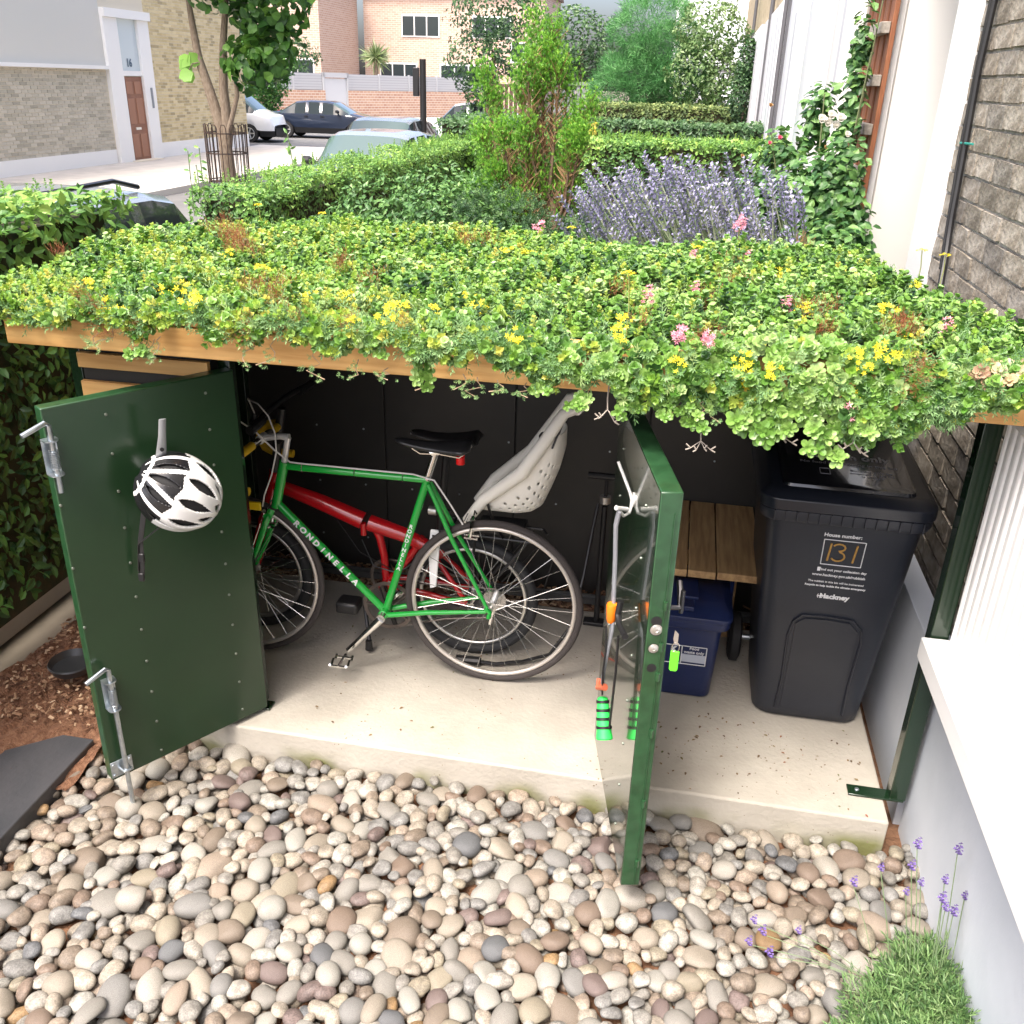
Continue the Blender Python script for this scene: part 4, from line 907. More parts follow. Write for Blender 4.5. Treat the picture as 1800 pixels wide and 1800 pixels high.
# ================================================================ wall and house on the right
print('walls')
pale = mat('pale_render', (.64, .68, .735), rough=.75, c2=(.52, .565, .62), scale=2, bump=.15, bscale=25)
t = thing('low_rendered_wall', 'low pale blue-white rendered wall with a projecting white sill at the right', 'wall', (.2, -.6, 0))
m = MB(); m.bb((.085, -2.6, -.25), (.35, .165, .56)); m.build('wall', pale, t, bevel=.004)
m = MB(); m.bb((.072, .19, -.2), (.14, 1.25, .50)); m.build('side_board', pale, t, bevel=.003)
m = MB(); m.bb((.068, .19, .502), (.15, 1.25, .515)); m.build('board_cap', mat('pale_cap', (.55, .6, .66), rough=.6), t, bevel=.002)
m = MB(); m.bb((-.013, -2.6, .566), (.35, .100, .636)); m.build('sill', white_paint, t, bevel=.004)
t = thing('fluted_panel', 'bright white vertically ribbed panel standing on the white sill', 'panel', (.1, -.4, .637))
m = MB(); m.bb((.072, -2.6, .637), (.2, .098, 1.34)); m.build('panel', white_paint, t)
for k in range(24):
    m = MB(); yy = .085-k*.052; m.tube([(.0775, yy, .6375), (.0775, yy, 1.34)], .013, 10); m.build('rib', white_paint, t)
m = MB(); m.bb((.05, -2.6, 1.341), (.2, .10, 1.365)); m.build('head_rail', white_paint, t, bevel=.004)
brick_old = mat('old_brick', (.2, .17, .13), rough=.95, ramp=(True, [(0, (.24, .215, .175)), (.3, (.36, .32, .26)), (.6, (.43, .39, .33)), (.85, (.28, .255, .22)), (1, (.18, .165, .145))]), c2=(.55, .52, .48), scale=22, bump=.6, bscale=60)
mortar = mat('old_mortar', (.42, .40, .35), rough=.95, c2=(.28, .26, .22), scale=18, bump=.6, bscale=60)
house = thing('own_house', 'terraced house on the right: rough brown brick with tall white pilasters', 'house', (.4, 1.8, 0))
m = MB(); m.bb((.170, .19, -.3), (.5, 1.664, 2.6)); m.bb((.5, -6, -.3), (6, 1.664, 7.5)); m.bb((.170, -6, 2.6), (.5, 1.664, 7.5)); m.bb((.36, -2.6, -.3), (.5, .19, 2.6)); m.build('wall', mortar, house)
brick_area(house, (.171, 1.66, -.2), (0, -1, 0), (0, 0, 1), (-1, 0, 0), 1.46, 2.8, brick_old, mortar, size=(.215, .070), gap=.012, depth=.012, nind=300, jit=.0035)
m = MB(); m.bb((.15, 1.665, -.3), (.62, 2.06, 3.2)); m.build('pilaster', white_paint, house, bevel=.006)
off = mat('off_white', (.82, .81, .77), rough=.6)
m = MB(); m.bb((.17, 3.27, -.3), (.9, 3.40, 3.2)); m.build('porch_side', off, house)
m = MB(); m.bb((.13, 3.30, -.3), (.168, 3.62, 3.2)); m.build('pilaster', white_paint, house, bevel=.006)
m = MB(); m.bb((.62, 1.65, -.3), (.7, 3.3, 3.2)); m.build('front_door', mat('door_dark', (.05, .05, .06), rough=.4), house)
m = MB(); m.bb((.12, 1.63, 3.2), (.9, 3.65, 3.6)); m.build('lintel', white_paint, house)
m = MB(); m.bb((.5, 1.62, 3.6), (6, 5, 7.5)); m.bb((.2, 1.62, 3.6), (.5, 5, 7.5)); m.bb((.2, 3.62, -.3), (.5, 5.0, 3.6)); m.build('upper_wall', mortar, house)
# drain cables
t = thing('wall_cables', 'black cables running down the brown brick wall behind the planted roof', 'cable', (.15, 1.5, 1.4))
for pts_, r in (([(.14, 1.44, 3), (.14, 1.48, 2.2), (.14, 1.44, 1.95), (.14, 1.41, 1.7), (.14, 1.37, 1.55), (.12, 1.27, 1.44)], .012), ([(.145, 1.55, 3), (.145, 1.54, 2.2), (.145, 1.52, 1.9), (.145, 1.46, 1.62), (.145, 1.43, 1.5)], .006)):
    m = MB(); m.tube(pts_, r, 8); m.build('cable', black, t)
m = MB(); m.tube([(.135, 1.32, 1.955), (.135, 1.5, 1.95)], .004, 6); m.build('green_tie', mat('teal_cord', (.02, .25, .2), rough=.5), t)
# trellis
t = thing('wooden_trellis', 'brown slatted trellis with weathered grey crosspieces beside the white pilaster', 'trellis', (.1, 3.7, 0))
trm = mat('trellis_brown', (.30, .115, .05), rough=.6, c2=(.2, .07, .03), scale=10, bump=.2, stretch=(5, 5, .6))
grw = mat('weathered_wood', (.42, .38, .33), rough=.85, c2=(.3, .27, .23), scale=14, bump=.4, stretch=(6, 1, 6))
for k in range(5): m = MB(); y = 3.20+k*.19; m.bb((.092, y, -.1), (.117, y+.12, 3.0)); m.build('slat', trm, t, bevel=.004)
for k, z in enumerate((1.02, 1.3, 1.49, 1.70, 1.93, 2.17, 2.42, 2.66)): m = MB(); m.bb((.045, 3.22, z-.028), (.09, 4.0, z+.028)); m.build('crosspiece', grw, t, bevel=.003)
# terrace further along: white bays and pilasters, brick strips between
facb = mat('london_brick', (.36, .29, .18), rough=.95, c2=(.5, .42, .28), scale=9, bump=.5, bscale=30)
wsh = mat('white_house', (.78, .80, .82), rough=.5)
glass = mat('window_glass', (.03, .04, .045), rough=.05)
SP = (((4.95, 8.4), [('bay', 4.96, 5.9), ('bay', 6.6, 8.38)], []), ((8.4, 13.2), [('pilaster', 9.1, 10.7), ('pilaster', 10.9, 11.55), ('pilaster', 11.75, 13.18)], [10.8, 11.65]), ((13.2, 19.0), [('pilaster', 13.3, 14.9), ('pilaster', 15.2, 16.9), ('pilaster', 17.3, 18.95)], [15.05]), ((19.0, 30.0), [('pilaster', 19.1, 21.5), ('pilaster', 22, 25), ('pilaster', 26, 29.9)], [21.7]))
for i, ((y0, y1), ws_, ps_) in enumerate(SP):
    lab = ('terraced house with wide white bays nearest beyond the brown trellis', 'second white terraced house beyond the trellis after a thin brick strip', 'third white terraced house along the row', 'farthest white terraced house at the end of the row')[i]
    t = thing('terraced_house', lab, 'house', (.4, y0, 0), 'row of terraced houses on the right')
    m = MB(); m.bb((.2, y0, -.3), (5, y1, 7.5)); m.build('wall', facb, t)
    for k, (nm, a, b_) in enumerate(ws_):
        x1 = (.10, .12, .09)[k % 3]; w_ = b_-a
        m = MB(); m.prism([(.199, a), (x1+.04, a), (x1, a+.06), (x1, b_-.06), (x1+.04, b_), (.199, b_)], 'z', -.3, 3.2); o = m.build(nm, off if (i == 0 and k == 0) else wsh, t)
        m = MB(); m.bb((x1-.003, a+w_*.3, 1.0), (x1-.001, a+w_*.45, 2.9)); m.build('groove', mat('groove_grey', (.5, .52, .55), rough=.6), o) if k % 2 == 0 else None
    for y in ps_: m = MB(); m.tube([(.11, y, -.2), (.11, y, 7)], .035, 8); m.build('drainpipe', mat('pipe_grey', (.1, .1, .11), rough=.5), t)
# ================================================================ street
print('street')
asph = mat('asphalt', (.13, .13, .13), rough=.9, c2=(.17, .167, .165), scale=2, bump=.2, bscale=80)
pave = mat('paving', (.55, .51, .46), rough=.85, c2=(.46, .43, .39), scale=3, bump=.1)
m = MB(); m.bb((-13.5, -40, -.295), (-4.15, 120, -.20)); m.build('road', asph, kind='structure')
m = MB(); m.bb((-120, 29.5, -.294), (-13.0, 44, -.196)); m.build('side_road', asph, kind='structure')
m = MB(); m.bb((-4.15, -40, -.29), (-3.72, 120, -.09)); m.build('pavement', pave, kind='structure')
m = MB(); m.bb((-15.61, -10, -.29), (-11.6, 29.5, -.08)); m.bb((-24, 44, -.29), (-4.5, 70, -.09)); far = m.build('far_pavement', pave, kind='structure')
m = MB(); m.bb((-11.6, -10, -.29), (-11.45, 29.6, -.075)); m.build('kerb', mat('kerb_stone', (.55, .53, .5), rough=.8), kind='structure')
m = MB(); m.bb((-3.7, 1.62, -.29), (.2, 40, .02)); m.build('front_gardens', soil_m, kind='structure')
# house 16
yb = mat('yellow_brick', (.55, .44, .25), rough=.9, ramp=(True, [(0, (.60, .49, .28)), (.4, (.70, .60, .38)), (.8, (.54, .44, .25)), (1, (.40, .33, .2))]))
ybl = mat('pale_mortar', (.66, .60, .48), rough=.95)
gb = mat('grey_brick', (.4, .38, .33), rough=.9, ramp=(True, [(0, (.44, .41, .34)), (.5, (.55, .51, .43)), (1, (.34, .32, .26))]))
H16 = thing('corner_house', 'yellow brick corner house number 16 with a brown door and white door surround', 'house', (-15.7, 22, 0))
m = MB(); m.bb((-24, 10, -.3), (-15.63, 28.6, 9)); m.build('wall', ybl, H16)
brick_area(H16, (-15.63, 23.0, .3), (0, 1, 0), (0, 0, 1), (1, 0, 0), 5.6, 5.2, yb, ybl, depth=.012, nind=150, gap=.012)
brick_area(H16, (-15.63, 14.0, .25), (0, 1, 0), (0, 0, 1), (1, 0, 0), 6.85, 1.85, gb, ybl, depth=.012, nind=140, gap=.014, name='grey_brick', near=Vector((-10, 22, 1)))
m = MB(); m.bb((-15.63, 23.0, -.2), (-15.60, 28.6, .3)); m.bb((-15.63, 14, -.2), (-15.60, 20.85, .25)); m.build('plinth', white_paint, H16)
m = MB(); m.bb((-15.63, 14, 2.12), (-15.48, 20.9, 2.2)); m.build('ledge', white_paint, H16)
m = MB(); m.bb((-15.63, 14, 2.2), (-15.6, 20.9, 4.2)); m.build('grey_render', mat('grey_render', (.58, .58, .55), rough=.8), H16)
m = MB(); m.bb((-15.66, 20.9, -.2), (-15.52, 21.52, 3.3)); m.build('door_surround', white_paint, H16, bevel=.01)
m = MB(); m.bb((-15.66, 22.45, -.2), (-15.52, 22.98, 3.3)); m.build('door_surround', white_paint, H16, bevel=.01)
m = MB(); m.bb((-15.66, 21.5, 1.98), (-15.56, 22.47, 2.1)); m.build('transom', white_paint, H16)
m = MB(); m.bb((-15.66, 20.9, 3.3), (-15.45, 23.0, 3.5)); m.build('lintel', white_paint, H16)
m = MB(); m.bb((-15.64, 21.5, 2.1), (-15.6, 22.47, 3.3)); m.build('fanlight', mat('fanlight', (.5, .58, .62), rough=.2), H16)
dbr = mat('brown_door', (.26, .11, .06), rough=.5, c2=(.22, .09, .05), scale=5)
m = MB(); m.bb((-15.64, 21.55, -.1), (-15.59, 22.43, 1.96)); fd = m.build('front_door', dbr, H16)
for (a, b_) in ((0, .85), (1.0, .0)):
    pass
for z0, z1 in ((.0, .58), (.82, 1.45), (1.55, 1.85)):
    for y0 in (21.63, 22.03):
        m = MB(); m.bb((-15.59, y0, z0), (-15.575, y0+.3, z1)); m.build('door_panel', mat('door_panel_brown', (.31, .14, .08), rough=.5), fd, bevel=.008)
m = MB(); m.bb((-15.59, 21.85, .68), (-15.57, 22.1, .74)); m.build('letter_box', alu, fd)
text("16", .26, frame((-15.59, 21.95, 2.28), (0, 1, 0), (0, 0, 1)), mat('navy_print', (.05, .1, .16), rough=.5), H16, bold=.01)
m = MB(); m.bb((-15.8, 21.4, -.2), (-15.3, 22.6, -.06)); m.build('doorstep', ybl, H16)
m = MB(); m.bb((-15.52, 22.7, 1.2), (-15.50, 22.78, 1.7)); m.build('entry_phone', mat('grey_metal', (.2, .22, .25), rough=.4), H16)
# tree guard
iron = mat('black_iron', (.02, .018, .017), rough=.5, c2=(.07, .035, .02), scale=20)
t = thing('tree_guard', 'round black iron hooped guard around the street tree trunk', 'tree guard', (-10.85, 17.5, -.1))
for z in (.0, .55, .95): 
    m = MB(); m.tube([(-10.85+.43*cos(a), 17.5+.43*sin(a), z) for a in np.linspace(0, 2*pi, 25)[:-1]], .014, 6, closed=True); m.build('ring', iron, t)
for k in range(14):
    a0, a1 = 2*pi*k/14, 2*pi*(k+.6)/14; P_ = lambda a, z: (-10.85+.43*cos(a)*(1+.1*max(0, z-.9)), 17.5+.43*sin(a)*(1+.1*max(0, z-.9)), z)
    m = MB(); m.tube([P_(a0, -.08), P_(a0, 1.05), P_(a0*.75+a1*.25, 1.12), P_(a0*.25+a1*.75, 1.12), P_(a1, 1.05), P_(a1, -.08)], .011, 5); m.build('hoop', iron, t)
# street post with sign
t = thing('street_post', 'thick black street post with a black sign box seen edge-on', 'sign post', (-7.15, 20, -.1))
m = MB(); m.tube([(-7.15, 20, -.2), (-7.15, 20, 2.52)], .075, 12); m.build('post', black, t)
m = MB(); m.bb((-7.38, 19.95, 1.75), (-7.24, 20.05, 2.35)); m.build('sign_box', black, t, bevel=.02)
# far wall with grey fence
t = thing('boundary_wall', 'far pinkish brick boundary wall topped with a pale grey slatted fence and grey gate', 'wall', (-20, 56, 0))
A_, B_ = Vector((-26.5, 43, 0)), Vector((-15.4, 65.5, 0)); dw = (B_-A_).normalized(); nw = Vector((dw.y, -dw.x, 0)); LW = (B_-A_).length
if nw.y > 0: nw = -nw
pkb = bpy.data.materials.new('pink_brick'); pkb.use_nodes = True; N = pkb.node_tree.nodes; Lk = pkb.node_tree.links
bt = N.new("ShaderNodeTexBrick"); tc = N.new("ShaderNodeTexCoord"); mp = N.new("ShaderNodeCombineXYZ"); sp = N.new("ShaderNodeSeparateXYZ")
Lk.new(tc.outputs["Object"], sp.inputs[0]); ad = N.new("ShaderNodeMath"); ad.operation = 'ADD'; Lk.new(sp.outputs[0], ad.inputs[0]); Lk.new(sp.outputs[1], ad.inputs[1]); Lk.new(ad.outputs[0], mp.inputs[0]); Lk.new(sp.outputs[2], mp.inputs[1]); Lk.new(mp.outputs[0], bt.inputs[0])
bt.inputs["Scale"].default_value = 1; bt.inputs["Brick Width"].default_value = .4; bt.inputs["Row Height"].default_value = .14; bt.inputs["Mortar Size"].default_value = .02
bt.inputs["Color1"].default_value = (.36, .19, .13, 1); bt.inputs["Color2"].default_value = (.46, .29, .2, 1); bt.inputs["Mortar"].default_value = (.55, .47, .4, 1)
Lk.new(bt.outputs[0], N["Principled BSDF"].inputs["Base Color"]); N["Principled BSDF"].inputs["Roughness"].default_value = .9
def wq(u, z, o=0): p = A_+dw*u+nw*o; return (p.x, p.y, z)
def wbox(m, u0, u1, z0, z1, o0, o1): m.add([wq(u0, z0, o0), wq(u1, z0, o0), wq(u1, z0, o1), wq(u0, z0, o1), wq(u0, z1, o0), wq(u1, z1, o0), wq(u1, z1, o1), wq(u0, z1, o1)], [(0, 3, 2, 1), (4, 5, 6, 7), (0, 1, 5, 4), (1, 2, 6, 5), (2, 3, 7, 6), (3, 0, 4, 7)])
ud = (Vector((-20.1, 52, 0))-A_).dot(dw)
m = MB(); wbox(m, 0, ud-.9, -.2, 1.4, 0, .3); wbox(m, ud+.9, LW, -.2, 1.4, 0, .3); m.build('brickwork', pkb, t)
gfm = mat('grey_fence', (.40, .41, .43), rough=.7)
for (u0, u1) in ((0, ud-.95), (ud+.95, LW)):
    k = 0; u = u0
    while u < u1-.1:
        e = min(u+2.6, u1)
        m = MB(); wbox(m, u, e, 1.4, 2.25, .12, .14); m.build('fence_panel', mat('grey_fence_back', (.24, .25, .27), rough=.7), t)
        for j in range(6): m = MB(); wbox(m, u+.06, e-.06, 1.43+j*.138, 1.55+j*.138, .145, .17); m.build('slat', gfm, t)
        m = MB(); wbox(m, u-.05, u+.06, 1.4, 2.3, .1, .2); m.build('fence_post', gfm, t); u = e
m = MB(); wbox(m, ud-.85, ud+.85, -.2, 2.0, .1, .16); m.build('gate', mat('grey_gate', (.46, .475, .5), rough=.6), t)
m = MB(); wbox(m, ud-.98, ud-.85, -.2, 2.3, .05, .25); wbox(m, ud+.85, ud+.98, -.2, 2.3, .05, .25); wbox(m, ud-.98, ud+.98, 2.05, 2.3, .05, .25); m.build('gate_frame', gfm, t)
# houses behind
def back_house(lab, x0, x1, y, h, m_, wins):
    t = thing('brick_house', lab, 'house', ((x0+x1)/2, y, 0), 'brick houses behind the grey fence')
    m = MB(); m.bb((x0, y, -.2), (x1, y+8, h)); m.build('wall', m_, t)
    for (wx, wz, ww, wh) in wins:
        m = MB(); m.bb((wx, y-.06, wz), (wx+ww, y-.01, wz+wh)); f_w = m.build('window_frame', white_paint, t)
        nn = max(1, int(ww/1.0))
        for k in range(nn): m = MB(); m.bb((wx+.1+k*(ww-.1)/nn, y-.09, wz+.1), (wx+(k+1)*(ww-.1)/nn, y-.061, wz+wh-.1)); m.build('pane', glass, f_w)
    m = MB(); m.prism([(y-.4, h), (y+8.4, h), (y+4, h+2.6)], 'x', x0-.2, x1+.2); m.build('roof', mat('roof_tile', (.16, .1, .08), rough=.9), t)
pkb2 = pkb.copy(); pkb2.name = 'pale_pink_brick'; q_ = [n_ for n_ in pkb2.node_tree.nodes if n_.type == 'TEX_BRICK'][0]; q_.inputs['Color1'].default_value = (.44, .28, .21, 1); q_.inputs['Color2'].default_value = (.53, .37, .29, 1); q_.inputs['Mortar'].default_value = (.56, .48, .41, 1)
back_house('pinkish brick house with white windows behind the left of the grey fence', -42, -27.5, 66, 8, pkb2, [(-36, 1.9, 4, 1.1), (-30.5, 1.9, 2.5, 1.3), (-36, 4.6, 3, 1.5)])
back_house('pinkish brick house with white windows behind the right of the grey fence', -27, -13, 74, 8, pkb2, [(-25.8, 2.0, 3, 1.2), (-21, 2.0, 4.5, 1.2), (-15.5, 3.4, 2, 1.4), (-24, 5, 3, 1.5), (-18.5, 5, 3, 1.5)])
t = thing('pale_building', 'pale rendered building far behind the garden trees', 'building', (4, 50, 0))
m = MB(); m.bb((-3, 60, -.2), (9, 68, 7)); m.build('wall', wsh, t)
m = MB(); m.bb((-2.5, 59.9, 3.0), (8, 59.98, 3.2)); m.build('string_course', mat('pipe_grey', ()), t)
# brown paling fence pieces
def paling(lab, x0, x1, y, z1, m_):
    t = thing('paling_fence', lab, 'fence', ((x0+x1)/2, y, 0)); k = 0; x = x0
    while x < x1: m = MB(); m.bb((x, y, .3), (x+.09, y+.03, z1-.05)); m.build('paling', m_, t); x += .13
    m = MB(); m.bb((x0-.05, y-.03, z1-.08), (x1, y+.06, z1)); m.build('top_rail', m_, t)
paling('dark brown vertical paling fence behind the conifer', -6.75, -5.3, 25, 2.05, mat('dark_fence', (.10, .055, .045), rough=.8))
paling('grey weathered paling fence right of the conifer', -4.9, -3.9, 25, 2.15, mat('grey_pale', (.22, .23, .25), rough=.8))

# ================================================================ cars
print('cars')
def car(name, label, loc, ang, paint, L_=4.3, Wd=1.78, H=1.46, kind='hatch', rails=False, group=None, lower=None, antenna=False, roof_sheen=None, skip=()):
    t = thing(name, label, 'car', loc, group, (0, 0, ang))
    hw = Wd/2
    if kind == 'van': prof = [(-.5, .9, .9), (-.49, 1.75, 1.0), (-.2, 1.86, 1.02), (.1, 1.84, 1.02), (.2, 1.72, 1.0), (.36, 1.12, 1.0), (.47, .92, .85), (.5, .6, .55)]
    else: prof = [(-.5, .78, .74), (-.485, .98, .90), (-.40, 1.30, .93), (-.33, 1.40, .93), (-.1, H, .93), (.06, H-.02, .92), (.12, H-.07, .92), (.275, .97, .90), (.40, .86, .82), (.485, .70, .66), (.5, .52, .5)]
    if kind == 'sedan': prof[1:4] = [(-.49, .95, .88), (-.36, 1.02, .92), (-.22, 1.36, .93)]
    xs_ = sorted(set([p[0] for p in prof]+list(np.linspace(-.5, .5, 41)))); rings = []; info = []
    for x in xs_:
        for a, b_ in zip(prof[:-1], prof[1:]):
            if a[0] <= x <= b_[0]+1e-9: k = (x-a[0])/(b_[0]-a[0]); top = a[1]+(b_[1]-a[1])*k; sh = a[2]+(b_[2]-a[2])*k
        end = min(1, .80+.2*min(1, (.5-abs(x))/.06)**.6); w = hw*end
        z0 = .22; arch = 0
        for wx in (-.31, .31):
            d_ = abs(x-wx)*L_
            if d_ < .34: arch = max(arch, sqrt(.34**2-d_**2)+.30)
        zb = max(z0, arch); cab = top > sh+.08; tw = w*(.74 if cab else .96); X = x*L_
        pr = [(w*.93, zb), (w*.99, max(.42, zb+.01)), (w, max(.60, zb+.02)), (w*.985, sh-.06), (w*.955, sh), (tw+ (w*.955-tw)*.12 if cab else tw, top-.06 if cab else min(top, sh)-.005), (tw*.93, top-.012), (tw*.6, top+.006), (0, top+.012)]
        rings.append([(X, y, z) for y, z in pr]+[(X, -y, z) for y, z in pr[-2::-1]]); info.append((x, top, sh, cab))
    n = len(rings[0]); parts = {}
    V = [v for r in rings for v in r]
    ws0, ws1 = ((.20, .36) if kind == 'van' else (.12, .275)); rw = (-.5, -.3) if kind == 'sedan' else (-.485, -.40)
    if kind == 'sedan': rw = (-.36, -.22)
    for i in range(len(rings)-1):
        x = (info[i][0]+info[i+1][0])/2; cab = info[i][3] and info[i+1][3]
        for k in range(n-1):
            kk = min(k, n-2-k); key = 'body'
            if kk == 4 and cab and not any(abs(x-q) < .013 for q in ((-.12, .02) if kind != 'van' else (.05,))) and -.38 < x < ws1-.02 and (kind != 'van' or x > .08): key = 'side_window%d%d' % (k < (n-1)/2, sum(x > q for q in ((-.12, .02) if kind != 'van' else (.05,))))
            if kk >= 5 and ws0 < x < ws1: key = 'windscreen'
            if kk >= 5 and rw[0] < x < rw[1]: key = 'rear_window'
            if key == 'body' and kk >= 5 and roof_sheen and cab: key = 'roof'
            if key == 'body' and kk <= 0: key = 'sill'
            parts.setdefault(key, []).append((i*n+k, i*n+k+1, (i+1)*n+k+1, (i+1)*n+k))
    pm_ = {'body': paint, 'side_window': glass, 'windscreen': mat('windscreen', (.07, .11, .10), rough=.04, coat=1), 'rear_window': glass, 'roof': roof_sheen, 'sill': lower or black}
    o0 = None
    for key, fs in parts.items():
        nm_ = key.rstrip('0123456789'); used = sorted(set(i for f in fs for i in f)); mp_ = {u: j for j, u in enumerate(used)}
        me = bpy.data.meshes.new(nm_); me.from_pydata([V[u] for u in used], [], [tuple(mp_[i] for i in f) for f in fs]); me.materials.append(pm_[nm_]); me.polygons.foreach_set("use_smooth", [True]*len(fs)); me.set_sharp_from_angle(angle=radians(50))
        link(nm_, me, t)
    def mb(nm, m_, build): 
        m = MB(); build(m); me = bpy.data.meshes.new(nm); me.from_pydata(m.v, [], m.f); me.materials.append(m_); me.polygons.foreach_set("use_smooth", [True]*len(m.f)); me.set_sharp_from_angle(angle=radians(40)); return link(nm, me, t)
    mb('underbody', black, lambda m: m.bb((-L_*.48, -hw*.8, .2), (L_*.48, hw*.8, .75)))
    mb('front_bumper', lower or paint, lambda m: m.bb((L_*.47, -hw*.7, .25), (L_*.505, hw*.7, .5)))
    for wx in (-.31, .31):
        for s in (-1, 1):
            w_ = mb('wheel', rubber, lambda m: m.lathe([(.2, -.1), (.3, -.1), (.32, -.07), (.32, .07), (.3, .1), (.2, .1)], (wx*L_, s*(hw-.1), .32), 'y', 24))
            m = MB(); m.lathe([(0, -.02), (.06, -.02), (.06, 0), (.17, 0), (.2, -.015), (.21, 0)], (wx*L_, s*(hw-.005), .32), 'y', 20)
            for k in range(5): A = 2*pi*k/5; m.tube([(wx*L_+.04*cos(A), s*hw, .32+.04*sin(A)), (wx*L_+.19*cos(A), s*hw, .32+.19*sin(A))], .022, 5)
            me = bpy.data.meshes.new('rim'); me.from_pydata(m.v, [], m.f); me.materials.append(alu); link('rim', me, w_)
    for s in (-1, 1):
        mb('mirror', black if paint is not None else paint, lambda m: m.tube([(.17*L_, s*(hw-.05), 1.0), (.175*L_, s*(hw+.06), 1.03), (.17*L_, s*(hw+.17), 1.04)], [.03, .07, .06], 8))
        mb('headlight', mat('lens', (.6, .62, .65), rough=.1), lambda m: m.tube([(.455*L_, s*hw*.8, .70), (.475*L_, s*hw*.6, .68)], [.07, .06], 8))
        mb('tail_light', mat('red_lens', ()), lambda m: m.bb((-.495*L_, s*hw*.72-.07, .78), (-.46*L_, s*hw*.72+.07, .98)))
        if rails: mb('roof_rail', mat('rail_dark', (.04, .04, .045), rough=.3, metal=.5), lambda m: m.tube([(-.30*L_, s*hw*.67, H-.06), (-.27*L_, s*hw*.67, H+.04), (.0, s*hw*.67, H+.06), (.06*L_, s*hw*.67, H+.0)], .016, 6))
        for dx in (-.09, .055): mb('door_handle', alu if lower else black, lambda m: m.bb((dx*L_-.2, s*(hw*.985), .83), (dx*L_-.05, s*(hw*.985+.03), .86)))
    if antenna: mb('antenna', black, lambda m: m.prism([(-.30*L_, H-.03), (-.25*L_, H-.03), (-.30*L_, H+.07)], 'y', -.012, .012))
    return t
blackp = mat('black_car_paint', (.05, .055, .065), rough=.15, coat=1); silv = mat('silver_car_paint', (.42, .46, .48), rough=.25, metal=.5, coat=1); whitep = mat('white_car_paint', (.8, .8, .8), rough=.2, coat=1); navyp = mat('navy_car_paint', (.02, .028, .05), rough=.15, coat=1)
G_ = 'cars parked in the street'
car('parked_car', 'black estate car with roof rails seen between the hedges at left', (-5.0, 3.1, -.2), pi/2, blackp, L_=4.6, H=1.62, rails=True, group=G_, antenna=True, roof_sheen=silv)  # silver roof colour imitates the pale reflection on a dark roof
car('parked_car', 'silver car facing the camera behind the long hedge, wide windscreen showing', (-6.2, 13.8, -.2), -pi/2-.05, silv, L_=4.2, H=1.50, group=G_)
car('parked_car', 'pale silver car directly behind the silver car, only its roof showing', (-7.9, 19.6, -.2), -pi/2, silv, L_=4.2, H=1.5, group=G_)
car('parked_van', 'white van with black bumper behind the street tree', (-18.75, 32.8, -.2), .08, whitep, L_=4.8, Wd=1.85, kind='van', lower=black, group=G_)
car('parked_car', 'dark blue hatchback in front of the pink brick wall beside the white van', (-15.95, 36.6, -.2), .05, navyp, L_=4.6, H=1.42, group=G_, kind='sedan')
car('parked_car', 'white people carrier left of the conifer, facing left', (-8.4, 30.8, -.2), pi, whitep, L_=4.4, H=1.65, group=G_)
car('parked_car', 'dark car with pale windscreen just left of the conifer', (-6.35, 24.0, -.2), -pi/2-.5, blackp, L_=4.1, H=1.45, group=G_)
# ================================================================ planted roof
print('sedum')
def at(px, py, z=None, y=None, x=None):
    d = f_+r_*((px-900)/1628)-u_*((py-900)/1628)
    t_ = ((z-CAM.z)/d.z) if z is not None else ((y-CAM.y)/d.y if y is not None else (x-CAM.x)/d.x)
    return CAM+d*t_
def ramp(*c): n = len(c); return (False, [(i/(n-1), q) for i, q in enumerate(c)])
sed_a = mat('sedum_leaf', (.1, .2, .05), rough=.38, transl=.12, ramp=ramp((.035, .10, .022), (.085, .20, .03), (.145, .29, .05), (.23, .39, .09), (.35, .49, .19)))
sed_n = mat('sedum_needle', (.1, .2, .05), rough=.6, transl=.15, ramp=ramp((.06, .15, .05), (.13, .26, .09), (.21, .36, .14), (.28, .38, .13)))
sed_y = mat('sedum_lime', (.1, .2, .05), rough=.45, transl=.25, ramp=ramp((.09, .24, .03), (.21, .38, .045), (.30, .45, .07), (.42, .50, .09), (.50, .48, .09)))
sed_r = mat('sedum_red', (.3, .05, .03), rough=.5, transl=.15, ramp=ramp((.20, .05, .03), (.34, .10, .05), (.40, .22, .08)))
yel_f = mat('yellow_petal', (.85, .62, .02), rough=.5, transl=.2, ramp=ramp((.78, .64, .02), (.92, .84, .06)))
pink_f = mat('pink_petal', (.7, .2, .3), rough=.5, transl=.2, ramp=ramp((.55, .08, .16), (.75, .3, .4), (.85, .55, .55)))
stem_m = mat('pale_stem', (.42, .30, .20), rough=.7)
def rosette(n1=7, n2=4, r=1, open_=.25):
    ps = []; V, F = spoon()
    for k in range(n1): ps.append((V, F, RT((0, 0, .0), ry=-open_-.1*(k % 2), rz=2*pi*k/n1+.2*(k % 3), s=r), 0))
    for k in range(n2): ps.append((V, F, RT((0, 0, .12*r), ry=-.75, rz=2*pi*k/n2+.4, s=r*.62), 0))
    return join_t(ps)
def oval(l=1, w=.6, fold=.06): return [(0, 0, 0), (l*.3, w/2, fold), (l*.3, -w/2, fold), (l*.78, w*.46, fold), (l*.78, -w*.46, fold), (l, 0, 0)], [np.array([(0, 2, 1), (1, 2, 4), (1, 4, 3), (3, 4, 5)])]
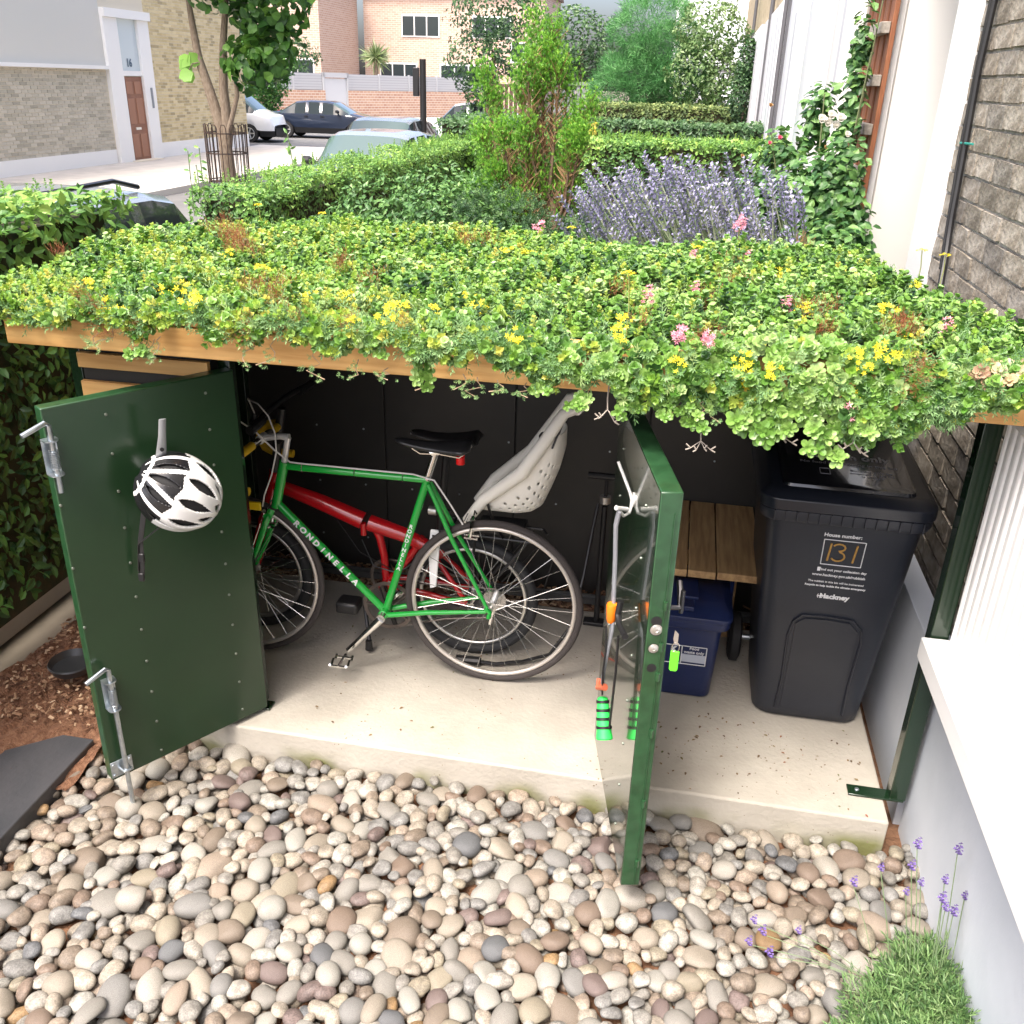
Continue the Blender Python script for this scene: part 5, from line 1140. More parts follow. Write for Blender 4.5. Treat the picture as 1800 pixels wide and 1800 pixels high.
def shoot(n=5, lw=.40, ll=.45, h=1, m_=0, lf=None):
    ps = []
    for k in range(n):
        z = h*(.15+.85*k/n)
        for q in range(3 if k == n-1 else 2): ps.append((*(lf or leaf2)(ll*(1-.35*k/n), lw*(1-.3*k/n), .05), RT((0, 0, z), ry=-.35-.9*(k/n)**2, rz=k*1.57+q*(2.1 if k == n-1 else pi)), m_))
    ps.append(([(-.02, 0, 0), (.02, 0, 0), (.015, 0, h), (-.015, 0, h)], [np.array([(0, 1, 2), (0, 2, 3)])], RT(), m_))
    return join_t(ps)
def needle(n=14):
    ps = []
    for k in range(n): ps.append((*leaf2(.42-.15*k/n, .07, .0), RT((0, 0, .1+.9*k/n), ry=-.5-.5*k/n, rz=k*2.4), 0))
    return join_t(ps)
T_ros, T_ros2, T_sh, T_nd = rosette(), rosette(5, 3, 1, .1), shoot(), needle(); T_so = shoot(4, .50, .50, .9, 0, oval)
sm = thing('sedum_roof_planting', 'dense green, lime and yellow-flowering sedum carpet growing over the shed roof', 'sedum planting', (-1.3, .6, 1.46))
def nz(x, y, s=1.): return (np.sin(x*3.1*s+1.3)*np.cos(y*4.3*s+.5)+np.sin(x*7.7*s+y*5.1*s)*.5+np.sin(x*13.*s-y*11*s)*.25)
def roof_z(x, y): return 1.515+.022*nz(x, y)+.03*np.clip(1-np.abs(x+.6)/1.0, 0, 1)
# mossy base body
V = []; nx, ny = 90, 50
for j in range(ny+1):
    for i in range(nx+1):
        y = -.13+1.5*j/ny; x = -2.80+(2.92-.22*max(0, y+.1))*i/nx; V.append((x, y, roof_z(x, y)-.03))
F = [(j*(nx+1)+i, j*(nx+1)+i+1, (j+1)*(nx+1)+i+1, (j+1)*(nx+1)+i) for j in range(ny) for i in range(nx)]
MB().add(V, F).build('moss_base', mat('moss_base', (.03, .055, .02), rough=.95, c2=(.05, .08, .03), scale=60), sm, kind='stuff')
FRX = [-2.85, -2.45, -2.3, -2.1, -2.0, -1.85, -1.7, -1.5, -1.3, -1.15, -1.08, -.95, -.8, -.65, -.5, -.35, -.2, -.12, .0, .12]
FRZ = [1.51, 1.50, 1.48, 1.50, 1.495, 1.49, 1.485, 1.475, 1.465, 1.455, 1.43, 1.40, 1.385, 1.39, 1.37, 1.355, 1.37, 1.45, 1.50, 1.50]
def carpet(n, tm, sm_, m_, s0, s1, dens, tilt=.5, drape=.0, name='sedum', yb=None):
    x = rng.uniform(-2.86, .15, n); y = rng.uniform(-.16, 1.38, n); k = (rng.random(n) < dens(x, y)) & (x < .13-.21*(y+.1)); x, y = x[k], y[k]
    z = roof_z(x, y)+rng.uniform(-.02, .018, len(x)); ax = np.stack([rng.normal(0, .2, len(x)), -.25+rng.normal(0, .2, len(x)), np.ones(len(x))], 1)
    # front roll-over
    f = y < -.08; ax[f, 1] -= .8; z[f] -= .01
    if drape:
        m = int(n*drape); xd = rng.uniform(-2.84, .13, m); q = rng.random(m)**.8; zb = np.interp(xd, FRX, FRZ); jag = .022*np.sin(xd*23)+.018*np.sin(xd*57+1)
        zt = roof_z(xd, 0)+.005; zz = zt+(zb+jag-zt)*q; k = rng.random(m) < dens(xd, np.full(m, -.1))
        bul = -.135-.075*np.sin(np.clip(q, 0, 1)*pi*.8)-.02*rng.random(m)
        x = np.concatenate([x, xd[k]]); y = np.concatenate([y, bul[k]]); z = np.concatenate([z, zz[k]])
        a2 = np.stack([rng.normal(0, .35, m), -1+rng.normal(0, .2, m), .9-1.1*q+rng.normal(0, .3, m)], 1); ax = np.concatenate([ax, a2[k]])
    n = len(x); patch = .47+.2*nz(x*1.7+3, y*2.1, 1)+rng.normal(0, .24, n)
    scatter(name, sm_ if False else tm, np.stack([x, y, z], 1), rand_rot(n, tilt, ax), rng.uniform(s0, s1, n), [m_], sm, np.clip(patch, 0, 1), kind='stuff', smooth=False); return n
sig = lambda t: 1/(1+np.exp(-t))
c = 0
c += carpet(4500, T_ros, None, sed_a, .014, .027, lambda x, y: np.clip(sig((x+1.45)*5)*(1-.65*sig((y-.25)*7))*(.75+.3*nz(x*2, y*2+4)), .02, 1), drape=.46, name='round_leaf_sedum')
c += carpet(3600, T_ros, None, sed_a, .012, .019, lambda x, y: np.clip(.55+.3*nz(x+2, y), 0, 1), drape=.12, name='small_rosette_sedum')
c += carpet(7000, T_so, None, sed_a, .026, .052, lambda x, y: np.clip(.35+.5*sig((y-.15)*6), 0, 1), drape=.05, name='leafy_sedum')
c += carpet(7500, T_sh, None, sed_y, .025, .05, lambda x, y: np.clip(.12+.75*sig(-(x+1.5)*3.5)+.12*nz(x, y+3)+.18*sig((y-.7)*6), 0, 1), drape=.12, name='lime_sedum')
c += carpet(7500, T_nd, None, sed_n, .028, .055, lambda x, y: np.clip(.2+.6*np.exp(-((x+1.65)/.5)**2)*sig(-(y-.15)*7)+.7*np.exp(-((x+.17)/.15)**2)*sig(-(y-.05)*9)+.4*np.exp(-((x+2.45)/.2)**2)*sig(-(y-.0)*7), 0, 1), drape=.40, name='needle_sedum')
print('carpet', c)
def hang(x, z0, z1, n, s, m_=sed_a, nm='trailing_stem'):
    """trailing stem with rosettes at its end"""
    m = MB(); P = [Vector((x+random.uniform(-.01, .01)*k, -.19-.012*k+random.uniform(-.004, .004), z0+(z1-z0)*k/4)) for k in range(5)]
    m.tube(P, .0016, 4); o = m.build(nm, stem_m, sm)
    k = n; tt = rng.uniform(.25, 1.02, k); px = np.interp(tt, np.linspace(0, 1, 5), [p.x for p in P])+rng.normal(0, .012, k); py = np.interp(tt, np.linspace(0, 1, 5), [p.y for p in P])-rng.uniform(0, .02, k); pz = z0+(z1-z0)*tt
    ax = np.stack([rng.normal(0, .4, k), -np.ones(k), rng.normal(.35, .3, k)], 1)
    scatter('rosettes', T_ros2 if m_ is sed_a else T_nd, np.stack([px, py, pz], 1), rand_rot(k, .3, ax), s*rng.uniform(.8, 1.2, k), [m_], o, rng.uniform(.35, .85, k), smooth=False, kind='stuff')
for (px, y0, y1, n, s) in ((258, 575, 632, 7, .017), (745, 640, 690, 8, .018), (665, 610, 628, 5, .016), (960, 660, 690, 7, .018), (1030, 690, 715, 9, .018), (1110, 700, 735, 8, .018), (1180, 690, 735, 8, .016), (1215, 700, 752, 9, .018), (1238, 690, 735, 6, .015), (1300, 700, 765, 9, .027), (1345, 700, 775, 10, .027), (1325, 690, 750, 6, .027), (1420, 700, 775, 10, .023), (1450, 720, 808, 14, .022), (1480, 700, 755, 8, .02), (1510, 700, 760, 10, .024), (1540, 700, 745, 8, .023), (1395, 700, 760, 8, .02)):
    a, b_ = at(px, y0, y=-.2), at(px, y1, y=-.22); hang(b_.x, a.z, b_.z+.01, n, s)
for (px, y0, y1) in ((195, 570, 600), (215, 570, 595), (290, 590, 625), (300, 585, 610), (460, 590, 630), (497, 590, 628), (570, 605, 650), (690, 640, 650), (820, 650, 668), (845, 655, 680), (880, 660, 672), (930, 665, 680), (1250, 700, 722), (640, 625, 650)):
    a, b_ = at(px, y0, y=-.15), at(px, y1, y=-.15); hang(b_.x, a.z, b_.z, 12, .02, sed_n, 'trailing_needle_stem')
# bare pale branching twigs
for (px, y0, y1) in ((1232, 745, 775), (1372, 745, 765), (1500, 765, 778), (1068, 700, 720)):
    a, b_ = at(px, y0, y=-.2), at(px, y1, y=-.22); m = MB(); m.tube([a+Vector((0, .03, .05)), a, b_], .0018, 4)
    for s in (-1, 1, .5, -.6): e = b_+Vector((s*random.uniform(.015, .03), -.01, random.uniform(-.03, -.005))); m.tube([b_, e], .0013, 4); m.tube([e, e+Vector((s*.012, 0, .01))], .002, 4); m.tube([e, e+Vector((s*.012, 0, -.006))], .002, 4)
    m.build('bare_twig', mat('bare_twig', (.33, .29, .25), rough=.8), sm)
# flowers as parts
def star(r=1, n=5):
    ps = []
    for k in range(n): ps.append((*leaf2(r, r*.34, .08*r), RT(ry=-.35, rz=2*pi*k/n), 0))
    return join_t(ps)
def head(n, spread, fl, seed, h=0):
    rr = random.Random(seed); ps = []; S_ = fl
    for k in range(n):
        a, q = rr.uniform(0, 2*pi), sqrt(rr.random())*spread; z = h*rr.random()-.25*q*q/spread
        for f in [0]: ps.append((S_[0], S_[1], RT((q*cos(a), q*sin(a), z), rx=rr.uniform(-.5, .5), ry=rr.uniform(-.5, .5), rz=rr.uniform(0, 6)), 0))
    return join_t(ps)
def mesh_of(T, m_, name): return mesh_np(name, T[0], T[1], [m_], None, False, rng.random(len(T[0])))
yh = [mesh_of(head(16, .022, star(.0085), q, .008), yel_f, 'yellow_flower') for q in range(3)]
ph = [mesh_of(head(26, .014, star(.008), q, .04), pink_f, 'pink_flower') for q in range(2)]
rh = [mesh_of(head(26, .03, (lambda t: (t[0]*np.array([.018, .018, .05]), t[1]))(needle(8)), q, .02), sed_r, 'red_sprig') for q in range(2)]
def put_fl(ms, lst, z, nm, s=1):
    for k, q in enumerate(lst):
        front = q[1] > 560
        p = at(q[0], q[1], z=z); 
        if p.y < -.16: p = at(q[0], q[1], y=-.215)
        elif p.y > 1.38: p = at(q[0], q[1], y=1.38)
        o = link(nm, ms[k % len(ms)], sm); sc_ = s*random.uniform(.75, 1.25); tilt = -1.0 if p.y < -.1 else -.3
        o.matrix_local = Matrix.Translation(p-wloc(sm)) @ Matrix.Rotation(-tilt, 4, 'X') @ Matrix.Rotation(random.uniform(0, 6), 4, 'Z') @ Matrix.Scale(sc_, 4)
put_fl(yh, [(190, 540), (178, 565), (212, 550), (230, 410), (285, 510), (310, 505), (335, 530), (400, 445), (460, 470), (545, 520), (610, 520), (620, 570), (655, 525), (680, 550), (700, 540), (760, 545), (820, 520), (840, 540), (905, 590), (890, 440), (930, 445), (1030, 430), (1040, 460), (1230, 432), (1335, 435), (1295, 515), (1292, 535), (1372, 478), (1358, 490), (1418, 540), (1425, 575), (1305, 634), (1312, 664), (1360, 652), (1322, 682), (1560, 620), (1505, 625), (1520, 645), (1610, 500), (1560, 545), (1100, 560), (1090, 585), (1190, 640), (1500, 700), (280, 440), (150, 500), (1590, 590)], 1.56, 'yellow_flower', 1.05)
put_fl(yh, [(1290, 520), (1365, 485), (1308, 650), (1560, 545), (325, 515), (1415, 548)], 1.565, 'yellow_flower', 1.4)
put_fl(ph, [(1218, 455), (1315, 458), (1220, 520), (1195, 592), (1138, 530), (1490, 730), (1380, 545), (1245, 600), (1660, 590)], 1.57, 'pink_flower', 1.05)
RL = [(400, 400), (415, 415), (425, 430), (408, 438), (390, 420), (435, 445), (445, 515), (465, 515), (485, 528), (500, 540), (115, 455), (180, 570), (440, 578), (165, 535), (1580, 580), (1600, 595), (1258, 592), (1272, 470), (1425, 560), (1440, 590), (640, 500), (820, 430), (600, 470), (1265, 500), (1620, 660), (1600, 690)]
put_fl(rh, RL+[(a+random.gauss(0, 16), b+random.gauss(0, 9)) for a, b in RL for _ in (0, 1) if random.random() < .8]+[(random.uniform(120, 1600), random.uniform(430, 600)) for _ in range(14)], 1.55, 'red_sprig', .85)
# tall single flower stalks sticking out of the carpet
for (px, p1, p2) in ((1218, 490, 435), (1100, 600, 480), (458, 405, 360), (1612, 500, 440), (1652, 500, 448), (1005, 440, 400), (560, 400, 375)):
    a = at(px, p1, z=1.5); 
    if a.y > 1.35: a = at(px, p1, y=1.35)
    b_ = at(px+random.uniform(-5, 12), p2, y=a.y); m = MB(); m.tube([a, (a+b_)/2+Vector((.004, 0, 0)), b_], .0018, 5); o = m.build('flower_stalk', mat('olive_stem', (.25, .28, .08), rough=.6), sm)
    q = link('flower_head', yh[0], o); q.matrix_local = Matrix.Translation(b_-wloc(o)) @ Matrix.Scale(.8, 4)
# cream, pinkish faded rosettes at the right end of the front edge
crm = mat('faded_sedum', (.5, .4, .28), rough=.6, ramp=ramp((.35, .2, .14), (.5, .42, .22), (.62, .55, .38)))
n = 140; P = np.stack([rng.uniform(-.13, .12, n), rng.uniform(-.22, -.13, n), rng.uniform(1.46, 1.54, n)], 1)
scatter('faded_rosettes', T_ros, P, rand_rot(n, .5, np.tile([0, -1, .6], (n, 1))), rng.uniform(.012, .022, n), [crm], sm, kind='stuff', smooth=False)

# ================================================================ hedges, shrubs, trees
print('hedges')
core = mat('hedge_core', (.018, .03, .012), rough=1, c2=(.05, .04, .02), scale=20)
def gm(name, *c, tr=.25, rough=.45): return mat(name, c[0], rough=rough, transl=tr, ramp=ramp(*c))
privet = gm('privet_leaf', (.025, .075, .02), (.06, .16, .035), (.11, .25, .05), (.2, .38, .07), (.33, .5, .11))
dark_l = gm('dark_leaf', (.02, .06, .025), (.045, .11, .04), (.08, .17, .06), (.14, .25, .09))
lime_l = gm('lime_leaf', (.04, .13, .02), (.10, .28, .03), (.20, .46, .05), (.36, .60, .09))
mid_l = gm('mid_leaf', (.03, .09, .03), (.07, .17, .05), (.12, .26, .07), (.2, .36, .1))
LF = leaf(1, .5, .1, .1); LF2 = (np.array(leaf2(1, .55, .12)[0]), leaf2(1, .55, .12)[1])
def foliage(name, P, out_, size, m_, parent, rnd=None, tmpl=None, kind='stuff', tilt=1.0):
    n = len(P); T_ = tmpl or (*LF2, None)
    return scatter(name, T_, P, rand_rot(n, tilt, out_), rng.uniform(size*.7, size*1.25, n), [m_], parent, rnd, kind=kind, smooth=False)
def hedge(label, x0, x1, y0, y1, z0, z1, n, size, m_, group=None, name='hedge', faces='tfb', rough_=.05, topshoots=0, tm=None):
    t = thing(name, label, 'hedge', ((x0+x1)/2, (y0+y1)/2, z0), group)
    k = rough_*1.2; m = MB(); m.bb((x0+k, y0+k, z0-.1), (x1-k, y1-k, z1-k)); m.build('branches', core, t)
    A = {'t': (x1-x0)*(y1-y0), 'f': (x1-x0)*(z1-z0), 'r': (y1-y0)*(z1-z0), 'l': (y1-y0)*(z1-z0), 'b': (x1-x0)*(z1-z0)*.3}
    tot = sum(A[f] for f in faces); Ps, Os = [], []
    for f in faces:
        c_ = int(n*A[f]/tot); u, v, d = rng.random(c_), rng.random(c_), -np.abs(rng.normal(0, rough_, c_))
        X, Y, Z = x0+u*(x1-x0), y0+u*(y1-y0), z0+v*(z1-z0)
        if f == 't': Yt = y0+v*(y1-y0); P = np.stack([X, Yt, z1+d], 1); o = (0, -.2, 1)
        if f == 'f': P = np.stack([X, y0-d, Z], 1); o = (0, -1, .3)
        if f == 'b': P = np.stack([X, y1+d, Z], 1); o = (0, 1, .3)
        if f == 'r': P = np.stack([x1+d, Y, Z], 1); o = (1, 0, .3)
        if f == 'l': P = np.stack([x0-d, Y, Z], 1); o = (-1, 0, .3)
        o = np.tile(o, (c_, 1)); P = P+np.array(o)/np.linalg.norm(o[0])*(.035*nz(P[:, 0]*1.1, P[:, 1]*1.1+P[:, 2]*2)[:, None]); Ps.append(P); Os.append(o)
    P, O = np.concatenate(Ps), np.concatenate(Os)
    rn = np.clip(.15+.5*np.clip((P[:, 2]-z0)/(z1-z0), 0, 1)**3+.2*nz(P[:, 0]*2, P[:, 1]*2)+rng.normal(0, .17, len(P)), 0, 1)  # leaf tone rises with height; lit tops and shaded sides put into colour
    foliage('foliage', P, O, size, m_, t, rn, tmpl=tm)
    if topshoots:
        q = topshoots; X = rng.uniform(x0, x1, q); Y = rng.uniform(y0, y1, q); P = np.stack([X, Y, np.full(q, z1)], 1)
        scatter('new_shoots', shoot(6, .22, .3, 1), P, rand_rot(q, .5), rng.uniform(.03, .085, q), [m_], t, rng.uniform(.6, 1, q), kind='stuff', smooth=False)
    return t
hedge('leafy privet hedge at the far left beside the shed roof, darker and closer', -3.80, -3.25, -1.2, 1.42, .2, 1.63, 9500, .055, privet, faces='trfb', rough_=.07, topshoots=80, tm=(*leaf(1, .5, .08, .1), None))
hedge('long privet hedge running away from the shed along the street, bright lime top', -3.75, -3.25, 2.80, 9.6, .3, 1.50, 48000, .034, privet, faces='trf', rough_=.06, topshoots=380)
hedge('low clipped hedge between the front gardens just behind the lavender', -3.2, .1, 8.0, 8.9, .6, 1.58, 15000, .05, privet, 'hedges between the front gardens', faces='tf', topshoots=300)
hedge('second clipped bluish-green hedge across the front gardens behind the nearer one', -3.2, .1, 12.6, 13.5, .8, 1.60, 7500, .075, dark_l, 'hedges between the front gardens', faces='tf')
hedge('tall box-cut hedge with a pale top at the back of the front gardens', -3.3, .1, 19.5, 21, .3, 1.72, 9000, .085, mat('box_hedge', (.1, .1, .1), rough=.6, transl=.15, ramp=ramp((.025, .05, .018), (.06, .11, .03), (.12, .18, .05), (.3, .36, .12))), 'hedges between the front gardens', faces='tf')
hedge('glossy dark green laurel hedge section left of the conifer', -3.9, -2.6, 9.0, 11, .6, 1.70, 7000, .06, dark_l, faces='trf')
def blob_tree(name, label, cat, base, blobs, n, size, m_, trunk=None, tilt=1.2, group=None, tmpl=None, lift=0):
    t = thing(name, label, cat, base, group)
    Ps, Os, Rn = [], [], []
    vt = sum(b[3]*b[4] for b in blobs)
    for b in blobs:
        c_, r_v = np.array(b[:3]), np.array([b[3], b[3], b[4]]); k = int(n*b[3]*b[4]/vt); d = rng.normal(size=(k, 3)); d /= np.linalg.norm(d, axis=1, keepdims=True)
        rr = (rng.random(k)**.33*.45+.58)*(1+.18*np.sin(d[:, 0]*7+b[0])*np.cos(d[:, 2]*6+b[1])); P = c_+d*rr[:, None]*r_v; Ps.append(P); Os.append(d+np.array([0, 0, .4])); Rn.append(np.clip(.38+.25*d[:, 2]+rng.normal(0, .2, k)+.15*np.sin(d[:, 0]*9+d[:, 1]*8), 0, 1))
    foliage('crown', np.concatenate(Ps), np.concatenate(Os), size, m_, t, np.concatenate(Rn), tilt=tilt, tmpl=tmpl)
    if trunk:
        m = MB()
        for tr in trunk: m.tube(tr[0], tr[1], 8)
        m.build('trunk', mat('bark', (.16, .12, .085), rough=.95, c2=(.25, .2, .15), scale=14, bump=.8, bscale=20, stretch=(3, 3, .7)), t, smooth=80)
    return t
# foreground garden shrubs behind the roof
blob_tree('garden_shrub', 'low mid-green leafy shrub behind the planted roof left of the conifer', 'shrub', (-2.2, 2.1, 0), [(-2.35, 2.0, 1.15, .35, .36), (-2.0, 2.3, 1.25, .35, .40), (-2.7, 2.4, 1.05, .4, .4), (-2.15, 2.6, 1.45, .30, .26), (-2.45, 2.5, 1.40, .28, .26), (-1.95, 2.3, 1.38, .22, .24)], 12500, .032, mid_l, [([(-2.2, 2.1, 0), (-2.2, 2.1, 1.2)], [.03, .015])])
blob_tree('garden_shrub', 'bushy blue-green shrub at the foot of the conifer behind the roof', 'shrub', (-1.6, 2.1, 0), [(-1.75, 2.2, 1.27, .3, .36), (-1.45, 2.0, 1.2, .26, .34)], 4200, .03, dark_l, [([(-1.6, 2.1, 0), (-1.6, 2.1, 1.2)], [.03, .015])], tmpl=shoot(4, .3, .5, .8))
# conifer
print('conifer')
t = thing('conifer', 'ragged bright lime-tipped conifer with brown bare inner branches rising behind the shed', 'conifer', (-1.6, 3.0, 0))
PE = [(850, 135), (868, 175), (882, 235), (858, 285), (928, 112), (958, 92), (985, 120), (912, 150), (997, 158), (945, 165), (975, 58), (938, 42), (1036, 190), (1012, 218), (858, 345), (900, 322), (888, 385), (930, 290), (846, 240), (922, 232), (985, 300), (955, 130), (832, 335), (862, 400), (1000, 335), (988, 372), (935, 400), (905, 362), (880, 355), (845, 380), (1005, 250), (945, 330), (870, 310), (1020, 240)]
tips, bm, brn = [], MB(), MB()
bm.tube([(-1.6, 3, -.05), (-1.6, 3, .8), (-1.59, 3, 1.5)], [.05, .045, .03], 8)
ends = [tuple(at(q[0], q[1], y=3.0+random.uniform(-.15, .15))) for q in PE]
for e in ends:
    e = Vector(e); b0 = Vector((-1.62+random.uniform(-.03, .03), 3, min(e[2]-.05, 1.2+random.uniform(0, .35)))); mid = b0*.5+e*.5+Vector(((e.x+1.6)*.25, (e.y-3)*.2, -.05)); bm.tube([b0, mid, e], [.012, .008, .003], 6)
    for k in range(44):
        w_ = random.uniform(.35, 1); p = b0*(1-w_)**2+mid*2*w_*(1-w_)+e*w_**2; q = p+Vector((random.uniform(-.07, .07), random.uniform(-.07, .07), random.uniform(.03, .10))); brn.tube([p, q], [.0035, .0015], 3, cap=False)
    for k in range(380):
        w_ = 1.03-abs(random.gauss(0, .10)); w_ = max(.3, w_); p = b0*(1-w_)**2+mid*2*w_*(1-w_)+e*w_**2; s_ = .052
        tips.append((p.x+random.gauss(0, s_*.7), p.y+random.gauss(0, s_*.7), p.z+random.gauss(.03, s_*.8), w_))
barkm = mat('conifer_bark', (.13, .085, .055), rough=.95, c2=(.19, .13, .085), scale=20, bump=.5)
bm.build('trunk', barkm, t, smooth=80); brn.build('twigs', mat('dead_twig', (.30, .18, .09), rough=.9), t, smooth=0, kind='stuff')
tips = np.array(tips); frond = join_t([(*leaf2(1-.12*abs(k-3), .15, .02), RT((.03*(k-3), 0, .05*(k % 2)), ry=-pi/2+(k-3)*.33), 0) for k in range(7)]+[(*leaf2(.6, .09, .02), RT((0, 0, .1), ry=-1.2, rz=q), 0) for q in (1.5, 4.6)])
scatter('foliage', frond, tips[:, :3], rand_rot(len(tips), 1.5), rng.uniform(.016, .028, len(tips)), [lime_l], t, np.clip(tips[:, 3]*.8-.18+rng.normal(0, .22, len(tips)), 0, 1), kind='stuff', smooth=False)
# lavender behind the shed
print('lavender')
lav_f = mat('lavender_flower', (.2, .17, .4), rough=.6, transl=.2, ramp=ramp((.15, .15, .23), (.24, .23, .37), (.33, .32, .48), (.45, .44, .58)))
lav_s = mat('lavender_stem', (.2, .25, .15), rough=.7, ramp=ramp((.13, .19, .09), (.24, .31, .17), (.34, .38, .25)))
def lav_stem(h=1, spike=.28, n=16):
    ps = [([(-.008, 0, 0), (.008, 0, 0), (.006, 0, h), (-.006, 0, h)], [np.array([(0, 1, 2), (0, 2, 3)])], RT(), 0), ([(0, -.008, 0), (0, .008, 0), (0, .006, h), (0, -.006, h)], [np.array([(0, 1, 2), (0, 2, 3)])], RT(), 0)]
    for k in range(n): ps.append((*leaf2(.052, .042, .008), RT((0, 0, h-spike*(1-k/n)*(1 if k > 2 else 1.25)), ry=-.6, rz=k*2.2), 1))
    return join_t(ps)
t = thing('lavender_bush', 'large grey-purple lavender bush in flower behind the planted roof, stems leaning left', 'lavender', (-.9, 2.3, 0))
n = 470; x = rng.uniform(-1.42, -.34, n); y = rng.uniform(1.75, 2.9, n); T_l = lav_stem()
top = 1.60+.10*np.sin((x+1.4)*2.6)+.06*(y-1.8)+rng.uniform(-.26, .07, n); ln = rng.uniform(.36, .58, n)
axl = np.stack([-.50+.40*(x+.8)*1.0+rng.normal(0, .10, n), rng.normal(-.1, .12, n), np.ones(n)], 1)
an = axl/np.linalg.norm(axl, axis=1, keepdims=True); P = np.stack([x, y, top], 1)-an*ln[:, None]
scatter('flower_stems', T_l, P, rand_rot(n, .05, axl), ln, [lav_s, lav_f], t, kind='stuff', smooth=False)
n = 8000; P = np.stack([rng.uniform(-1.4, -.15, n), rng.uniform(1.75, 2.9, n), rng.uniform(.9, 1.42, n)], 1); foliage('leaves', P, np.tile([0, 0, 1], (n, 1)), .05, lav_s, t, tmpl=(*leaf2(1, .12, .02), None))
m = MB(); m.bb((-1.35, 1.85, 0), (-.25, 2.8, .95)); m.build('woody_base', core, t, bevel=.1)
# rose bush by the trellis
print('rose')
t = thing('rose_bush', 'tall leafy rose bush with white and pink blooms beside the brown trellis', 'rose bush', (-.15, 3.0, 0))
rl = gm('rose_leaf', (.02, .07, .02), (.05, .14, .035), (.1, .23, .06), (.2, .36, .1))
bl = [(-.18, 2.95, 1.5, .26, .3), (-.30, 2.8, 1.55, .2, .25), (-.1, 2.75, 1.6, .2, .28), (-.42, 2.85, 1.35, .2, .22), (-.5, 2.9, 1.55, .14, .16), (-.16, 2.35, 1.36, .22, .20), (-.02, 2.5, 1.40, .16, .2), (-.3, 2.4, 1.33, .16, .18), (-.08, 2.15, 1.28, .14, .16), (-.45, 2.8, 1.45, .18, .2), (.0, 3.05, 1.72, .18, .26), (-.36, 3.1, 1.72, .14, .2), (-.08, 2.8, 1.35, .2, .25), (-.3, 2.9, 1.4, .2, .25), (-.04, 3.15, 2.05, .07, .28), (-.20, 3.2, 1.98, .10, .18), (-.02, 2.7, 1.25, .2, .25), (-.04, 3.2, 2.35, .05, .2)]
Ps, Os = [], []
for b in bl:
    k = int(3400*b[3]*b[4]/.065/4); d = rng.normal(size=(k, 3)); d /= np.linalg.norm(d, axis=1, keepdims=True); Ps.append(np.array(b[:3])+d*np.array([b[3], b[3], b[4]])*rng.uniform(.4, 1.1, (k, 1))); Os.append(d+np.array([0, -.3, .7]))
P = np.concatenate(Ps); Oa = np.concatenate(Os); k = (P[:, 0] < .045) & ~((P[:, 2] > 1.62) & (P[:, 0] > -.0)); P, Oa = P[k], Oa[k]; foliage('foliage', P, Oa, .055, rl, t, tmpl=(*leaf(1, .62, .08, .12), None), tilt=.8)
m = MB()
for e in ((-.36, 3.1, 1.85), (-.2, 3.1, 2.1), (.0, 3.1, 2.3), (.03, 3.2, 2.6), (-.5, 3.0, 1.62), (-.45, 3.0, 1.9), (-.1, 2.8, 1.7)): m.tube([(-.12, 3.0, 0), ((e[0]-.12)/2, 3.0, .9+e[2]*.2), e], [.012, .008, .003], 6)
m.build('cane', mat('cane', (.12, .14, .06), rough=.7), t, smooth=80)
wr = mat('white_rose', (.82, .80, .74), rough=.6, transl=.3); pr = mat('pink_rose', (.7, .16, .26), rough=.6, transl=.2); br_ = mat('withered_rose', (.45, .28, .12), rough=.8)
def rose(c, r, m_, lb):
    ps = []
    for k in range(16): ps.append((*spoon(r*(.5+.5*k/16), r*.9, r*.25), RT((0, 0, 0), ry=-1.3+.9*k/16, rz=k*2.4), 0))
    T_ = join_t(ps); o = link('rose_bloom', mesh_np('rose_bloom', T_[0], T_[1], [m_], None, True), t, label=lb)
    o.matrix_local = Matrix.Translation(Vector(c)-wloc(t)) @ Matrix.Rotation(.9, 4, 'X')
for (px, py, r, m_, lb) in ((1445, 212, .035, wr, 'white rose bloom'), (1462, 205, .035, wr, 'white rose bloom'), (1478, 210, .035, wr, 'white rose bloom'), (1470, 222, .03, wr, 'white rose bloom'), (1455, 218, .035, wr, 'white rose bloom'), (1490, 238, .025, wr, 'white rose bloom'), (1371, 243, .018, pr, 'pink rosebud'), (1353, 252, .015, pr, 'pink rosebud'), (1452, 260, .016, br_, 'withered brown bloom'), (1305, 275, .014, br_, 'withered brown bloom'), (1355, 186, .016, br_, 'withered brown bloom')): rose(at(px, py, y=2.85), r, m_, lb)
# pink snapdragons behind the roof
for k, (px, py) in enumerate(((1300, 402), (948, 412), (806, 402))):
    p = at(px, py, y=1.55); t = thing('garden_flower', ('pink flower standing in front of the lavender', 'pink flower behind the middle of the planted roof', 'small red flower behind the planted roof below the conifer')[k], 'flower', (p.x, p.y, .02))
    m = MB(); m.tube([(p.x, p.y, .02), p], .004, 5); m.build('stem', mat('olive_stem', ()), t)
    o = link('bloom', ph[k % 2] if k < 2 else rh[0], t); o.matrix_local = Matrix.Translation(p-wloc(t)) @ Matrix.Rotation(.5, 4, 'X') @ Matrix.Scale(1.6 if k < 2 else .6, 4)
